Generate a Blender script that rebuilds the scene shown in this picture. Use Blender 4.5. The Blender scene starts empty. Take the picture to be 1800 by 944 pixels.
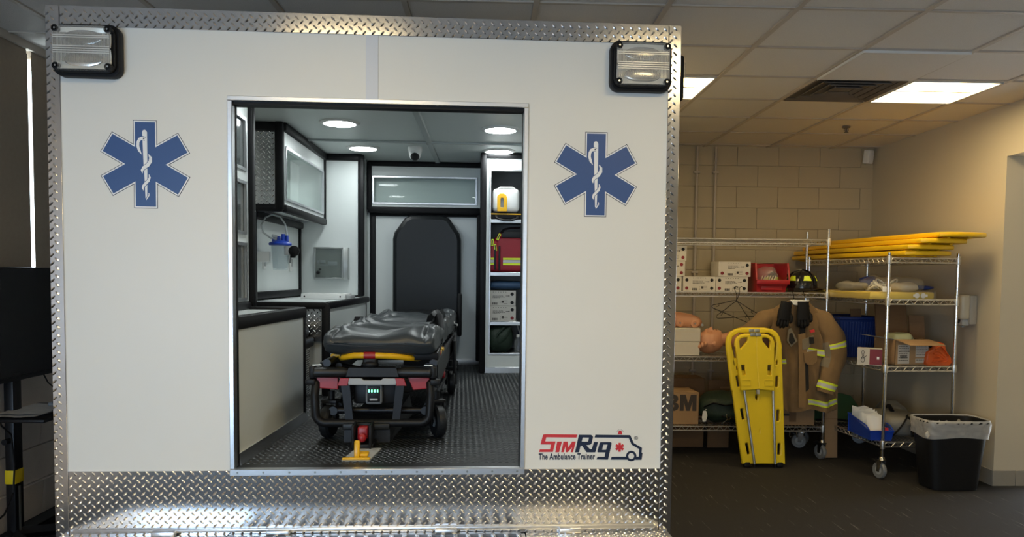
import bpy, bmesh, math, random
from mathutils import Vector, Matrix, Euler, noise
PI = math.pi
sc = bpy.context.scene
C = sc.collection
# ---------------------------------------------------------------- camera, world, light, exposure
FPX, CY, PITCH, ROLL, RYAW, EYE = 1361.604, 559.407, 0.0528, 0.0109, 0.0295, 1.48
TA, TO = 0.0362065, Vector((-0.465467, 3.075648, 0.0))        # the trailer's turn and the middle of its rear face
cd = bpy.data.cameras.new('camera'); cam = bpy.data.objects.new('camera', cd); C.objects.link(cam)
cd.sensor_width = 36.0; cd.sensor_fit = 'HORIZONTAL'; cd.lens = FPX/1800*36
cd.shift_y = (CY-472)/1800; cd.clip_start = 0.05; cd.clip_end = 100
_w2c = (Matrix.Rotation(ROLL, 3, 'Z') @ Matrix.Rotation(PITCH, 3, 'X')
        @ Matrix(((1,0,0),(0,0,-1),(0,1,0))) @ Matrix.Rotation(RYAW, 3, 'Z'))
_rot = _w2c.transposed() @ Matrix(((1,0,0),(0,-1,0),(0,0,-1)))
cam.matrix_world = Matrix.Translation((0,0,EYE)) @ _rot.to_4x4()
sc.camera = cam
wd = bpy.data.worlds.new('sky'); sc.world = wd; wd.use_nodes = True
bgn = wd.node_tree.nodes['Background']; bgn.inputs[0].default_value = (.80,.90,1,1); bgn.inputs[1].default_value = 5.0
sc.view_settings.view_transform = 'Standard'; sc.view_settings.look = 'None'
sc.view_settings.exposure = 0.98; sc.view_settings.gamma = 1.0
sc.view_settings.use_curve_mapping = False
def area(name, loc, direction, sx, sy, power, col):
    l = bpy.data.lights.new(name, 'AREA'); l.shape = 'RECTANGLE'; l.size = sx; l.size_y = sy; l.energy = power; l.color = col
    o = bpy.data.objects.new(name, l); C.objects.link(o); o.location = loc
    o.rotation_euler = Vector(direction).to_track_quat('-Z', 'Y').to_euler(); return o
# daylight through the big windows of the room, behind and left of the camera
area('daylight_back', (-1.0,-4.6,1.25), (.0,1,-.05), 3.8, 1.5, 52, (.62,.80,1.0))
area('daylight_left', (-2.45,-.6,1.15), (.85,.75,-.05), 2.6, 1.3, 44, (.52,.74,1.0))
TROFFER = 9.5; DOME = 20.0
# ---------------------------------------------------------------- helpers
FR = 'R'
def W(p, fr=None):
    p = Vector(p)
    if (fr or FR) == 'T': return Matrix.Rotation(TA, 3, 'Z') @ p + TO
    if (fr or FR) == 'S': return Matrix.Rotation(.082, 3, 'Z') @ p + Vector((2.95,5.654,0))
    return p
ROT = {'R':0.0, 'T':TA, 'S':.082}
INFO = {}
def rotm(r): return Euler(r).to_matrix() if r is not None else Matrix.Identity(3)
class MB:
    def __init__(s): s.v=[]; s.f=[]; s.m=[]; s.cur=0; s.M=None
    def add(s, vs, fs):
        n=len(s.v)
        for v in vs: s.v.append(tuple(s.M@Vector(v)) if s.M else tuple(v))
        for f in fs: s.f.append(tuple(i+n for i in f)); s.m.append(s.cur)
        return s
    def box(s, c, d, rot=None, top=1.0):
        R=rotm(rot); c=Vector(c); vs=[]
        for z in (-1,1):
            k=top if z>0 else 1
            for x,y in ((-1,-1),(1,-1),(1,1),(-1,1)): vs.append(c+R@Vector((x*d[0]/2*k,y*d[1]/2*k,z*d[2]/2)))
        return s.add(vs, [(3,2,1,0),(4,5,6,7),(0,1,5,4),(1,2,6,5),(2,3,7,6),(3,0,4,7)])
    def bb(s, x0,x1,y0,y1,z0,z1, r=0, seg=2):
        c=((x0+x1)/2,(y0+y1)/2,(z0+z1)/2); d=(abs(x1-x0),abs(y1-y0),abs(z1-z0))
        return s.rbox(c,d,r,seg) if r else s.box(c,d)
    def rbox(s, c, d, r=.01, seg=2, rot=None):
        b=bmesh.new(); bmesh.ops.create_cube(b,size=1)
        for v in b.verts: v.co=Vector((v.co.x*d[0],v.co.y*d[1],v.co.z*d[2]))
        bmesh.ops.bevel(b,geom=b.edges[:]+b.verts[:],offset=min(r,min(d)*.49),segments=seg,profile=.5,affect='EDGES')
        R=rotm(rot); c=Vector(c); b.verts.index_update()
        s.add([c+R@v.co for v in b.verts],[tuple(v.index for v in f.verts) for f in b.faces]); b.free(); return s
    def hexa(s, p):  # eight corners, bottom ring then top ring
        return s.add(p, [(3,2,1,0),(4,5,6,7),(0,1,5,4),(1,2,6,5),(2,3,7,6),(3,0,4,7)])
    def cyl(s, p0, p1, r0, r1=None, n=12, caps=True):
        r1=r0 if r1 is None else r1
        return s.tube([p0,p1],[r0,r1],n,caps=caps)
    def tube(s, pts, r, n=8, closed=False, caps=True, flat=1.0, up=None):
        P=[Vector(p) for p in pts]; k=len(P); rr=r if isinstance(r,(list,tuple)) else [r]*k
        T=[]
        for i in range(k):
            a=P[(i-1)%k] if (closed or i>0) else P[i]; b=P[(i+1)%k] if (closed or i<k-1) else P[i]
            t=(b-a); T.append(t.normalized() if t.length>1e-9 else Vector((0,0,1)))
        u=Vector(up) if up else (Vector((0,0,1)) if abs(T[0].z)<.9 else Vector((1,0,0)))
        vs=[]
        for i in range(k):
            u=u-T[i]*u.dot(T[i]); u=u.normalized() if u.length>1e-6 else T[i].orthogonal().normalized()
            w=T[i].cross(u)
            for j in range(n):
                a=2*PI*j/n; vs.append(P[i]+(u*math.cos(a)*flat+w*math.sin(a))*rr[i])
        fs=[]
        for i in range(k if closed else k-1):
            i2=(i+1)%k
            for j in range(n):
                j2=(j+1)%n; fs.append((i*n+j,i*n+j2,i2*n+j2,i2*n+j))
        if caps and not closed: fs += [tuple(range(n-1,-1,-1)), tuple((k-1)*n+j for j in range(n))]
        return s.add(vs,fs)
    def lathe(s, prof, c, ax='z', n=24):
        vs=[]; c=Vector(c)
        for r,h in prof:
            for j in range(n):
                a=2*PI*j/n; x,y=r*math.cos(a),r*math.sin(a)
                vs.append(c+Vector({'z':(x,y,h),'y':(x,h,-y),'x':(h,x,y)}[ax]))
        fs=[]
        for i in range(len(prof)-1):
            for j in range(n):
                j2=(j+1)%n; fs.append((i*n+j,i*n+j2,(i+1)*n+j2,(i+1)*n+j))
        fs += [tuple(range(n-1,-1,-1)), tuple((len(prof)-1)*n+j for j in range(n))]
        return s.add(vs,fs)
    def ell(s, c, r, nu=16, nv=10, fn=None, p=1.0):
        c=Vector(c); vs=[]; sg=lambda t: math.copysign(abs(t)**p,t)
        for i in range(nv+1):
            th=PI*i/nv
            for j in range(nu):
                a=2*PI*j/nu
                d=Vector((sg(math.sin(th))*sg(math.cos(a)),sg(math.sin(th))*sg(math.sin(a)),-sg(math.cos(th))))
                q=Vector((d.x*r[0],d.y*r[1],d.z*r[2]))
                if fn: q=fn(q,d)
                vs.append(c+q)
        fs=[]
        for i in range(nv):
            for j in range(nu):
                j2=(j+1)%nu; fs.append((i*nu+j,i*nu+j2,(i+1)*nu+j2,(i+1)*nu+j))
        return s.add(vs,fs)
    def surf(s, fn, nu, nv, cu=False, m=None):
        vs=[fn(i/(nu if cu else nu-1), j/(nv-1)) for j in range(nv) for i in range(nu)]
        n=len(s.v)
        for v in vs: s.v.append(tuple(s.M@Vector(v)) if s.M else tuple(v))
        for j in range(nv-1):
            for i in range(nu if cu else nu-1):
                i2=(i+1)%nu; s.f.append((n+j*nu+i,n+j*nu+i2,n+(j+1)*nu+i2,n+(j+1)*nu+i))
                s.m.append(m((i+.5)/nu,(j+.5)/(nv-1)) if m else s.cur)
        return s
    def curve(s, splines, depth, o, u, v, bevel=0, text=None, size=1, off=0, spacing=1, align='LEFT'):
        # outlines (with holes) or lettering, filled and given thickness; u, v the plane's axes
        if text is None:
            cu=bpy.data.curves.new('tmp','CURVE'); cu.dimensions='2D'; cu.fill_mode='BOTH'
            for sp in splines:
                p=cu.splines.new('POLY'); p.points.add(len(sp)-1); p.use_cyclic_u=True
                for q,(x,y) in zip(p.points,sp): q.co=(x,y,0,1)
        else:
            cu=bpy.data.curves.new('tmp','FONT'); cu.body=text; cu.size=size; cu.offset=off; cu.space_character=spacing; cu.align_x=align
            cu.resolution_u=3
        cu.extrude=depth/2; cu.bevel_depth=bevel; cu.bevel_resolution=1
        ob=bpy.data.objects.new('tmp',cu); C.objects.link(ob)
        dg=bpy.context.evaluated_depsgraph_get(); me=bpy.data.meshes.new_from_object(ob.evaluated_get(dg))
        u=Vector(u); v=Vector(v); w=u.cross(v).normalized(); o=Vector(o)
        s.add([o+u*p.co.x+v*p.co.y+w*(p.co.z) for p in me.vertices],[tuple(f.vertices) for f in me.polygons])
        bpy.data.objects.remove(ob); bpy.data.curves.remove(cu); bpy.data.meshes.remove(me); return s
def tag(o, label=None, cat=None, group=None, kind=None):
    for k,v in (('label',label),('category',cat),('group',group),('kind',kind)):
        if v: o[k]=v
    return o
def thing(name, label, cat, base, group=None):
    o=bpy.data.objects.new(name,None); C.objects.link(o); o.empty_display_size=.05
    o.location=W(base); o.rotation_euler=(0,0,ROT[FR]); INFO[o.name]=Vector(base)
    return tag(o,label,cat,group)
def build(mb, name, mats, parent=None, base=None, smooth=40, label=None, cat=None, group=None, kind=None):
    me=bpy.data.meshes.new(name)
    if parent is not None:
        b=INFO[parent.name]
    else:
        b=Vector(base) if base is not None else Vector((sum(v[0] for v in mb.v)/len(mb.v),sum(v[1] for v in mb.v)/len(mb.v),min(v[2] for v in mb.v)))
    me.from_pydata([(v[0]-b.x,v[1]-b.y,v[2]-b.z) for v in mb.v],[],mb.f)
    for m in (mats if isinstance(mats,(list,tuple)) else [mats]): me.materials.append(m)
    if any(mb.m): me.polygons.foreach_set('material_index',mb.m)
    if smooth:
        me.polygons.foreach_set('use_smooth',[True]*len(me.polygons)); me.set_sharp_from_angle(angle=math.radians(smooth))
    me.validate(); me.update()
    o=bpy.data.objects.new(name,me); C.objects.link(o); INFO[o.name]=b
    if parent is not None: o.parent=parent
    else: o.location=W(b); o.rotation_euler=(0,0,ROT[FR])
    return tag(o,label,cat,group,kind)
def bx(name, m, parent, *a, r=0, seg=2, **k): return build(MB().bb(*a,r=r,seg=seg),name,m,parent,**k)
def inst(me, name, parent, loc, rz=0, kind=None):
    o=bpy.data.objects.new(name,me); C.objects.link(o); o.parent=parent; o.location=loc; o.rotation_euler=(0,0,rz); INFO[o.name]=Vector(loc)
    return o
def mesh_of(mb, name, mats, smooth=40):
    o=build(mb,name,mats,None,base=(0,0,0),smooth=smooth); me=o.data; bpy.data.objects.remove(o); return me
def dup(root, loc, label=None, group=None, rz=None):
    r=root.copy(); C.objects.link(r); r.location=loc
    if rz is not None: r.rotation_euler=(0,0,rz)
    if label: r['label']=label
    if group: r['group']=group
    for ch in root.children:
        c=ch.copy(); C.objects.link(c); c.parent=r
        for g in ch.children:
            d=g.copy(); C.objects.link(d); d.parent=c
    return r
# ---------------------------------------------------------------- materials
def mat(name, col, rough=.5, metal=0.0, var=.06, vs=6, bump=0, bs=120, spec=None, alpha=1.0, emit=0, trans=0, coat=0, stretch=None, ior=None, sheen=0):
    m=bpy.data.materials.new(name); m.use_nodes=True; nt=m.node_tree; N=nt.nodes; L=nt.links; b=N['Principled BSDF']
    b.inputs['Roughness'].default_value=rough; b.inputs['Metallic'].default_value=metal
    if spec is not None: b.inputs['Specular IOR Level'].default_value=spec
    if alpha<1: b.inputs['Alpha'].default_value=alpha
    if trans: b.inputs['Transmission Weight'].default_value=trans
    if ior: b.inputs['IOR'].default_value=ior
    if coat: b.inputs['Coat Weight'].default_value=coat; b.inputs['Coat Roughness'].default_value=.1
    if sheen: b.inputs['Sheen Weight'].default_value=sheen
    tc=N.new('ShaderNodeTexCoord'); src=tc.outputs['Object']
    if stretch:
        mp=N.new('ShaderNodeMapping'); mp.inputs['Scale'].default_value=stretch; L.new(src,mp.inputs[0]); src=mp.outputs[0]
    nz=N.new('ShaderNodeTexNoise'); nz.inputs['Scale'].default_value=vs; nz.inputs['Detail'].default_value=4; L.new(src,nz.inputs['Vector'])
    mx=N.new('ShaderNodeMix'); mx.data_type='RGBA'; L.new(nz.outputs['Fac'],mx.inputs[0])
    mx.inputs[6].default_value=tuple(max(0,c*(1-var)) for c in col)+(1,); mx.inputs[7].default_value=tuple(min(1,c*(1+var)) for c in col)+(1,)
    L.new(mx.outputs[2],b.inputs['Base Color'])
    if emit: L.new(mx.outputs[2],b.inputs['Emission Color']); b.inputs['Emission Strength'].default_value=emit
    if bump:
        n2=N.new('ShaderNodeTexNoise'); n2.inputs['Scale'].default_value=bs; n2.inputs['Detail'].default_value=3; L.new(src,n2.inputs['Vector'])
        bp=N.new('ShaderNodeBump'); bp.inputs['Strength'].default_value=bump; bp.inputs['Distance'].default_value=.01
        L.new(n2.outputs['Fac'],bp.inputs['Height']); L.new(bp.outputs[0],b.inputs['Normal'])
    return m
def glassy(name, tint, opac, rough=.02, film=None):
    # thin clear sheet: see-through, a mirror reflection that grows at grazing angles, and a share of haze
    m=bpy.data.materials.new(name); m.use_nodes=True; nt=m.node_tree; N=nt.nodes; L=nt.links
    o=N['Material Output']; g=N['Principled BSDF']; t=N.new('ShaderNodeBsdfTransparent'); t.inputs[0].default_value=tint+(1,)
    g.inputs['Base Color'].default_value=(film or tint)+(1,); g.inputs['Roughness'].default_value=max(rough,.1)
    gl=N.new('ShaderNodeBsdfGlossy'); gl.inputs['Roughness'].default_value=rough
    f0=N.new('ShaderNodeFresnel'); f0.inputs[0].default_value=1.30; ge=N.new('ShaderNodeNewGeometry'); f=N.new('ShaderNodeMath'); f.operation='MULTIPLY_ADD'; f.use_clamp=True
    ng=N.new('ShaderNodeMath'); ng.operation='SUBTRACT'; ng.inputs[0].default_value=1.0; L.new(ge.outputs['Backfacing'],ng.inputs[1]); L.new(f0.outputs[0],f.inputs[0]); L.new(ng.outputs[0],f.inputs[1]); f.inputs[2].default_value=0
    nz=N.new('ShaderNodeTexNoise'); nz.inputs['Scale'].default_value=9
    a=N.new('ShaderNodeMath'); a.operation='MULTIPLY_ADD'; a.use_clamp=True; L.new(nz.outputs['Fac'],a.inputs[0]); a.inputs[1].default_value=opac*.3; a.inputs[2].default_value=opac*.85
    m1=N.new('ShaderNodeMixShader'); L.new(a.outputs[0],m1.inputs[0]); L.new(t.outputs[0],m1.inputs[1]); L.new(g.outputs[0],m1.inputs[2])
    m2=N.new('ShaderNodeMixShader'); L.new(f.outputs[0],m2.inputs[0]); L.new(m1.outputs[0],m2.inputs[1]); L.new(gl.outputs[0],m2.inputs[2]); L.new(m2.outputs[0],o.inputs[0])
    return m
M_panel=mat('white_panel',(.80,.79,.745),.42,var=.02,vs=3,bump=.03,bs=400)
M_seam=mat('seam_tape',(.70,.72,.76),.45,var=.02)
M_tread=mat('diamond_plate',(.74,.74,.75),.17,1.0,var=.06,vs=9,bump=.015,bs=40)
M_lug=mat('diamond_lug',(.86,.86,.87),.2,1.0,var=.05,vs=60)
M_alu=mat('brushed_aluminium',(.72,.73,.75),.33,1.0,var=.08,vs=30,stretch=(1,1,14),bump=.03,bs=60)
M_blk=mat('black_trim',(.006,.006,.007),.5,var=.2,vs=20,spec=.22)
M_plast=mat('black_plastic',(.008,.008,.009),.46,var=.2,vs=30,bump=.05,bs=300,spec=.3)
M_rub=mat('black_rubber',(.008,.009,.010),.45,var=.25,vs=15,bump=.06,bs=200)
M_fl_lug=mat('rubber_lug',(.018,.021,.023),.34,var=.2,vs=50)
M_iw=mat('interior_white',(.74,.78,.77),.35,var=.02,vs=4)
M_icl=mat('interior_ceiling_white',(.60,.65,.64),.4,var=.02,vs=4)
M_bat=mat('ceiling_batten',(.42,.46,.46),.45,var=.03)
M_blue=mat('decal_blue',(.035,.090,.26),.4,var=.03)
M_navy=mat('decal_navy',(.012,.022,.055),.4,var=.04)
M_dec_w=mat('decal_white',(.86,.87,.88),.4,var=.01)
M_dec_r=mat('decal_red',(.62,.035,.045),.4,var=.03)
M_chrome=mat('chrome',(.80,.80,.80),.14,1.0,var=.05,vs=40)
M_wire=mat('zinc_wire',(.80,.78,.73),.38,1.0,var=.12,vs=60)
M_grey=mat('grey_plastic',(.20,.21,.22),.45,var=.06)
M_lgrey=mat('light_grey_plastic',(.42,.43,.43),.45,var=.05)
M_white=mat('white_plastic',(.80,.80,.78),.35,var=.02)
M_red=mat('red_plastic',(.36,.013,.017),.35,var=.08)
M_yel=mat('yellow_plastic',(.80,.60,.015),.38,var=.05,vs=8,bump=.02,bs=120)
M_yboard=mat('yellow_board',(.92,.56,.010),.34,var=.07,vs=5)
M_yamber=mat('amber_plastic',(.85,.46,.01),.3,var=.06)
M_vinyl=mat('charcoal_vinyl',(.030,.036,.040),.38,var=.12,vs=9,bump=.05,bs=60)
M_seatv=mat('black_vinyl',(.008,.010,.012),.40,var=.12,vs=9,bump=.06,bs=240,spec=.4)
M_pane=glassy('clear_pane',(.95,.98,.97),.02)
M_smoke=glassy('grey_pane',(.62,.67,.68),.60,.04,(.20,.22,.225))
M_clear=glassy('clear_plastic',(.90,.93,.94),.12,.12)
M_bag=glassy('plastic_film',(.95,.94,.90),.10,.18)
M_liner=glassy('bin_liner_film',(.88,.87,.84),.42,.35)
M_lens=glassy('ribbed_lens',(.95,.95,.93),.22,.10)
M_dome=mat('dome_glow',(.93,1.0,1.0),.5,var=0,emit=DOME)
M_trof=mat('troffer_glow',(1.0,.76,.40),.5,var=.03,emit=TROFFER)
M_led=mat('green_led',(.1,1,.3),.4,var=0,emit=3)
M_wall=mat('tan_block_paint',(.47,.40,.275),.6,var=.05,vs=3,bump=.10,bs=160)
M_gyp=mat('cream_wall_paint',(.57,.51,.395),.55,var=.03,vs=2,bump=.03,bs=300)
M_lblk=mat('beige_block_paint',(.64,.55,.47),.6,var=.08,vs=6,bump=.25,bs=90)
M_tile=mat('ceiling_tile',(.70,.66,.61),.85,var=.10,vs=160,bump=.35,bs=260)
M_bar=mat('ceiling_grid',(.52,.46,.39),.55,var=.04)
M_base=mat('vinyl_cove_base',(.30,.275,.235),.5,var=.08,vs=9)
M_kbase=mat('black_cove_base',(.015,.014,.013),.5,var=.1)
M_shade=mat('brown_roller_shade',(.36,.29,.22),.75,var=.08,vs=40,bump=.1,bs=500)
M_card=mat('brown_cardboard',(.36,.225,.115),.75,var=.08,vs=12,stretch=(1,1,8))
M_card2=mat('dark_cardboard',(.20,.115,.055),.8,var=.1,vs=12,stretch=(1,1,8))
M_wcard=mat('white_carton',(.56,.525,.47),.6,var=.03,vs=8)
M_ink=mat('dark_print',(.05,.04,.035),.6,var=.1)
M_hole=mat('dark_hole',(.008,.008,.008),.8,var=.1)
M_skin=mat('manikin_skin',(.56,.27,.15),.42,var=.06,vs=9)
M_tan=mat('turnout_canvas',(.215,.130,.055),.8,var=.16,vs=14,bump=.25,bs=220,sheen=.1)
M_tan2=mat('worn_canvas',(.20,.165,.115),.85,var=.18,vs=18,bump=.25,bs=220)
M_lime=mat('lime_tape',(.72,.86,.03),.5,var=.05,emit=.0)
M_silv=mat('silver_tape',(.52,.53,.53),.38,var=.08,vs=30)
M_glove=mat('black_leather',(.007,.007,.008),.6,var=.3,vs=40,bump=.2,bs=120,spec=.25)
M_helm=mat('helmet_shell',(.008,.008,.009),.2,var=.2,coat=.4)
M_green=mat('dark_green_nylon',(.014,.030,.017),.6,var=.3,vs=14,bump=.2,bs=120)
M_gboard=mat('green_plastic',(.025,.085,.03),.5,var=.1)
M_bluep=mat('blue_plastic',(.010,.035,.20),.4,var=.1,vs=8)
M_blueb=mat('bright_blue_plastic',(.012,.055,.42),.35,var=.08,vs=8)
M_duff=mat('grey_canvas',(.23,.215,.185),.75,var=.12,vs=20,bump=.2,bs=160)
M_orange=mat('orange_vinyl',(.70,.115,.02),.42,var=.1,vs=12,bump=.15,bs=40)
M_redbag=mat('red_nylon',(.32,.010,.022),.55,var=.15,vs=14,bump=.15,bs=200)
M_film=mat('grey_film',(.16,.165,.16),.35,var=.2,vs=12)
M_screen=mat('dark_screen',(.004,.004,.006),.16,var=.2)
M_stand=mat('black_metal',(.010,.010,.012),.4,.3,var=.2)
M_paper=mat('printed_paper',(.55,.55,.56),.6,var=.25,vs=26)
M_steel=mat('stainless_box',(.40,.42,.41),.35,.8,var=.06)
M_stain=mat('stained_vent',(.13,.11,.095),.7,var=.25,vs=9)
M_refl=mat('lamp_reflector',(.88,.86,.80),.30,.35,var=.08,vs=30)
M_dred=mat('dark_red_card',(.20,.012,.016),.5,var=.1)
M_tube=mat('clear_tubing',(.62,.66,.66),.25,var=.03,alpha=.75)
def carpet():
    m=mat('carpet_tile',(.016,.0140,.0130),.95,var=.35,vs=90,bump=.5,bs=420); nt=m.node_tree; N=nt.nodes; L=nt.links; b=N['Principled BSDF']
    tc=N.new('ShaderNodeTexCoord'); mp=N.new('ShaderNodeMapping'); mp.inputs['Rotation'].default_value=(0,0,.0); mp.inputs['Scale'].default_value=(62,3.2,1)
    L.new(tc.outputs['Object'],mp.inputs[0]); nz=N.new('ShaderNodeTexNoise'); nz.inputs['Scale'].default_value=1.0; nz.inputs['Detail'].default_value=2; L.new(mp.outputs[0],nz.inputs['Vector'])
    cr=N.new('ShaderNodeValToRGB'); cr.color_ramp.elements[0].position=.655; cr.color_ramp.elements[1].position=.74; L.new(nz.outputs['Fac'],cr.inputs[0])
    old=b.inputs['Base Color'].links[0].from_socket; mx=N.new('ShaderNodeMix'); mx.data_type='RGBA'
    L.new(cr.outputs[0],mx.inputs[0]); L.new(old,mx.inputs[6]); mx.inputs[7].default_value=(.11,.098,.088,1); L.new(mx.outputs[2],b.inputs['Base Color']); return m
M_carpet=carpet()
def lugs(o, u, v, U, V, p=.0343, q=.0325, ln=.0235, wd=.0078, h=.0026, a=45, mb=None, skip=None):
    # raised lozenges of tread plate on the rectangle o + U*u + V*v
    mb=mb or MB(); u=Vector(u); v=Vector(v); w=u.cross(v); o=Vector(o)
    for par in (0,1):
        ang=math.radians(a if par==0 else 180-a); d=u*math.cos(ang)+v*math.sin(ang); e=w.cross(d)
        for i in range(int(U/p)+1):
            for j in range(int(V/q)+1):
                x=(i+.25+.5*par)*p; y=(j+.25+.5*par)*q
                if x>U-ln*.36 or y>V-ln*.36 or x<ln*.3 or y<ln*.3: continue
                if skip and skip(x,y): continue
                c=o+u*x+v*y
                mb.add([c-d*ln/2,c-d*ln*.22-e*wd/2,c+d*ln*.22-e*wd/2,c+d*ln/2,c+d*ln*.22+e*wd/2,c-d*ln*.22+e*wd/2,c-d*ln*.2+w*h,c+d*ln*.2+w*h],
                       [(0,1,6),(1,2,7,6),(2,3,7),(3,4,7),(4,5,6,7),(5,0,6)])
    return mb
# ================================================================ THE ROOM
FR='R'; ZC=2.744; XL,XR,YB,YF=-2.565,3.68,7.42,-5.0
fl=bx('floor',M_carpet,None,XL-.4,4.7,YF-.2,YB+.2,-.12,0,base=(0,0,0)); tag(fl,'dark charcoal carpet with fine pale streaks','floor',kind='structure')
ce=bx('ceiling',M_bar,None,XL-.4,4.7,YF-.2,YB+.2,ZC+.03,ZC+.12,base=(0,0,ZC)); tag(ce,'suspended ceiling of square off-white tiles in a metal grid','ceiling',kind='structure')
GX,GY,G=1.424,3.644,.61
tile=mesh_of(MB().bb(-.292,.292,-.292,.292,.006,.020,r=.003,seg=1),'ceiling_tile',M_tile)
SPECIAL={(2,2),(-1,2),(1,2),(1,1),(2,-4),(-1,-4),(-4,-4),(-4,2),(2,-9),(-1,-9),(-4,-9)}
for i in range(-7,4):
    for j in range(-15,6):
        if (i,j) in SPECIAL or j<-6: continue
        inst(tile,'ceiling_tile',ce,(GX+(i+.5)*G,GY+(j+.5)*G-0,0))
m=MB()
for i in range(-7,4):
    for j in range(-15,-6):
        if (i,j) not in SPECIAL: m.bb(GX+i*G+.012,GX+(i+1)*G-.012,GY+j*G+.012,GY+(j+1)*G-.012,ZC+.006,ZC+.02)
build(m,'distant_tiles',M_tile,ce,kind='stuff')
for j in range(6,7):
    for i in range(-7,4): inst(tile,'ceiling_tile',ce,(GX+(i+.5)*G,GY+(j+.5)*G,0))
for i in range(-6,4): bx('grid_bar',M_bar,ce,GX+i*G-.013,GX+i*G+.013,YF,YB,ZC-.002,ZC+.03)
crossm=mesh_of(MB().bb(-.292,.292,-.011,.011,0,.03),'grid_bar',M_bar)
for i in range(-7,4):
    for j in range(-3,7):
        inst(crossm,'grid_bar',ce,(GX+(i+.5)*G,GY+j*G,0))
# tile that has slipped out of its grid
t=MB(); t.rbox((GX+1.5*G,GY+1.5*G,ZC-.004),(.592,.592,.016),.003,1,rot=(.006,-.004,0)); build(t,'ceiling_tile',M_tile,ce)
e=MB(); e.box((GX+1.5*G,GY+G+.004,ZC-.006),(.6,.006,.016)); e.box((GX+G+.004,GY+1.5*G,ZC-.006),(.006,.6,.016)); build(e,'tile_edge',M_white,ce,label='bright edge of a tile sitting low in the grid')
# light fittings
def troffer(i,j,label):
    x0,y0=GX+i*G+.014,GY+j*G+.014; x1,y1=x0+G-.028,y0+G-.028
    t=thing('ceiling_light',label,'ceiling light',((x0+x1)/2,(y0+y1)/2,ZC),'recessed ceiling lights')
    m=MB(); 
    for a in ((x0,x1,y0,y0+.012),(x0,x1,y1-.012,y1),(x0,x0+.012,y0,y1),(x1-.012,x1,y0,y1)): m.bb(*a,ZC-.006,ZC+.028)
    build(m,'frame',M_white,t)
    m=MB(); xm0,xm1,ym=x0+.012,x1-.012,(y0+y1)/2
    m.hexa([(xm0,y0+.012,ZC+.004),(xm1,y0+.012,ZC+.004),(xm1-.05,ym-.01,ZC+.02),(xm0+.05,ym-.01,ZC+.02),(xm0,y0+.012,ZC+.028),(xm1,y0+.012,ZC+.028),(xm1,ym-.01,ZC+.028),(xm0,ym-.01,ZC+.028)]); build(m,'diffuser',M_trof,t)
    m=MB(); m.hexa([(xm0+.05,ym+.01,ZC+.02),(xm1-.05,ym+.01,ZC+.02),(xm1,y1-.012,ZC+.004),(xm0,y1-.012,ZC+.004),(xm0,ym+.01,ZC+.028),(xm1,ym+.01,ZC+.028),(xm1,y1-.012,ZC+.028),(xm0,y1-.012,ZC+.028)]); build(m,'diffuser',M_trof,t)
    bx('centre_basket',M_white,t,xm0+.02,xm1-.02,ym-.012,ym+.012,ZC+.004,ZC+.02)
troffer(2,2,'square lit ceiling light near the right wall, beside the stained vent')
troffer(-1,2,'lit ceiling light half hidden behind the top right corner of the ambulance box')
for i,j,lab in ((2,-4,'lit ceiling light above and right of the viewer'),(-1,-4,'lit ceiling light straight above the viewer'),(-4,-4,'lit ceiling light above and left of the viewer'),(2,-9,'lit ceiling light far behind the viewer, right'),(-1,-9,'lit ceiling light far behind the viewer, middle'),(-4,-9,'lit ceiling light far behind the viewer, left')): troffer(i,j,lab)
v=thing('ceiling_vent','dust-stained square air vent in the ceiling left of the lit light','vent',(GX+1.5*G,GY+2.5*G,ZC))
vx,vy=GX+1.5*G,GY+2.5*G
m=MB(); m.bb(vx-.29,vx+.29,vy-.29,vy+.29,ZC+.012,ZC+.026); build(m,'back_plate',M_stain,v)
for k in range(4):
    h=.28-k*.065; m=MB()
    for sx,sy,lx,ly in ((0,-1,1,0),(0,1,1,0),(-1,0,0,1),(1,0,0,1)):
        m.box((vx+sx*h,vy+sy*h,ZC+.004),(2*h*lx+.03*(1-lx)+.0,2*h*ly+.03*(1-ly),.006),rot=((-.5*sy if lx else 0),(.5*sx if ly else 0),0))
    build(m,'louvre',M_stain,v)
s=thing('sprinkler_head','small dark sprinkler head hanging from the ceiling','sprinkler',(2.92,6.36,ZC))
m=MB(); m.lathe([(.03,-.002),(.035,.004),(.01,.006)],(2.92,6.36,ZC-.006)); build(m,'flange',M_stain,s)
m=MB(); m.cyl((2.92,6.36,ZC-.006),(2.92,6.36,ZC-.04),.008); m.tube([(2.905,6.36,ZC-.012),(2.902,6.36,ZC-.03),(2.92,6.36,ZC-.042),(2.938,6.36,ZC-.03),(2.935,6.36,ZC-.012)],.003); build(m,'body',M_stain,s)
m=MB(); m.lathe([(.018,0),(.018,.003)],(2.92,6.36,ZC-.046),n=12); build(m,'deflector',M_stain,s)
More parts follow.
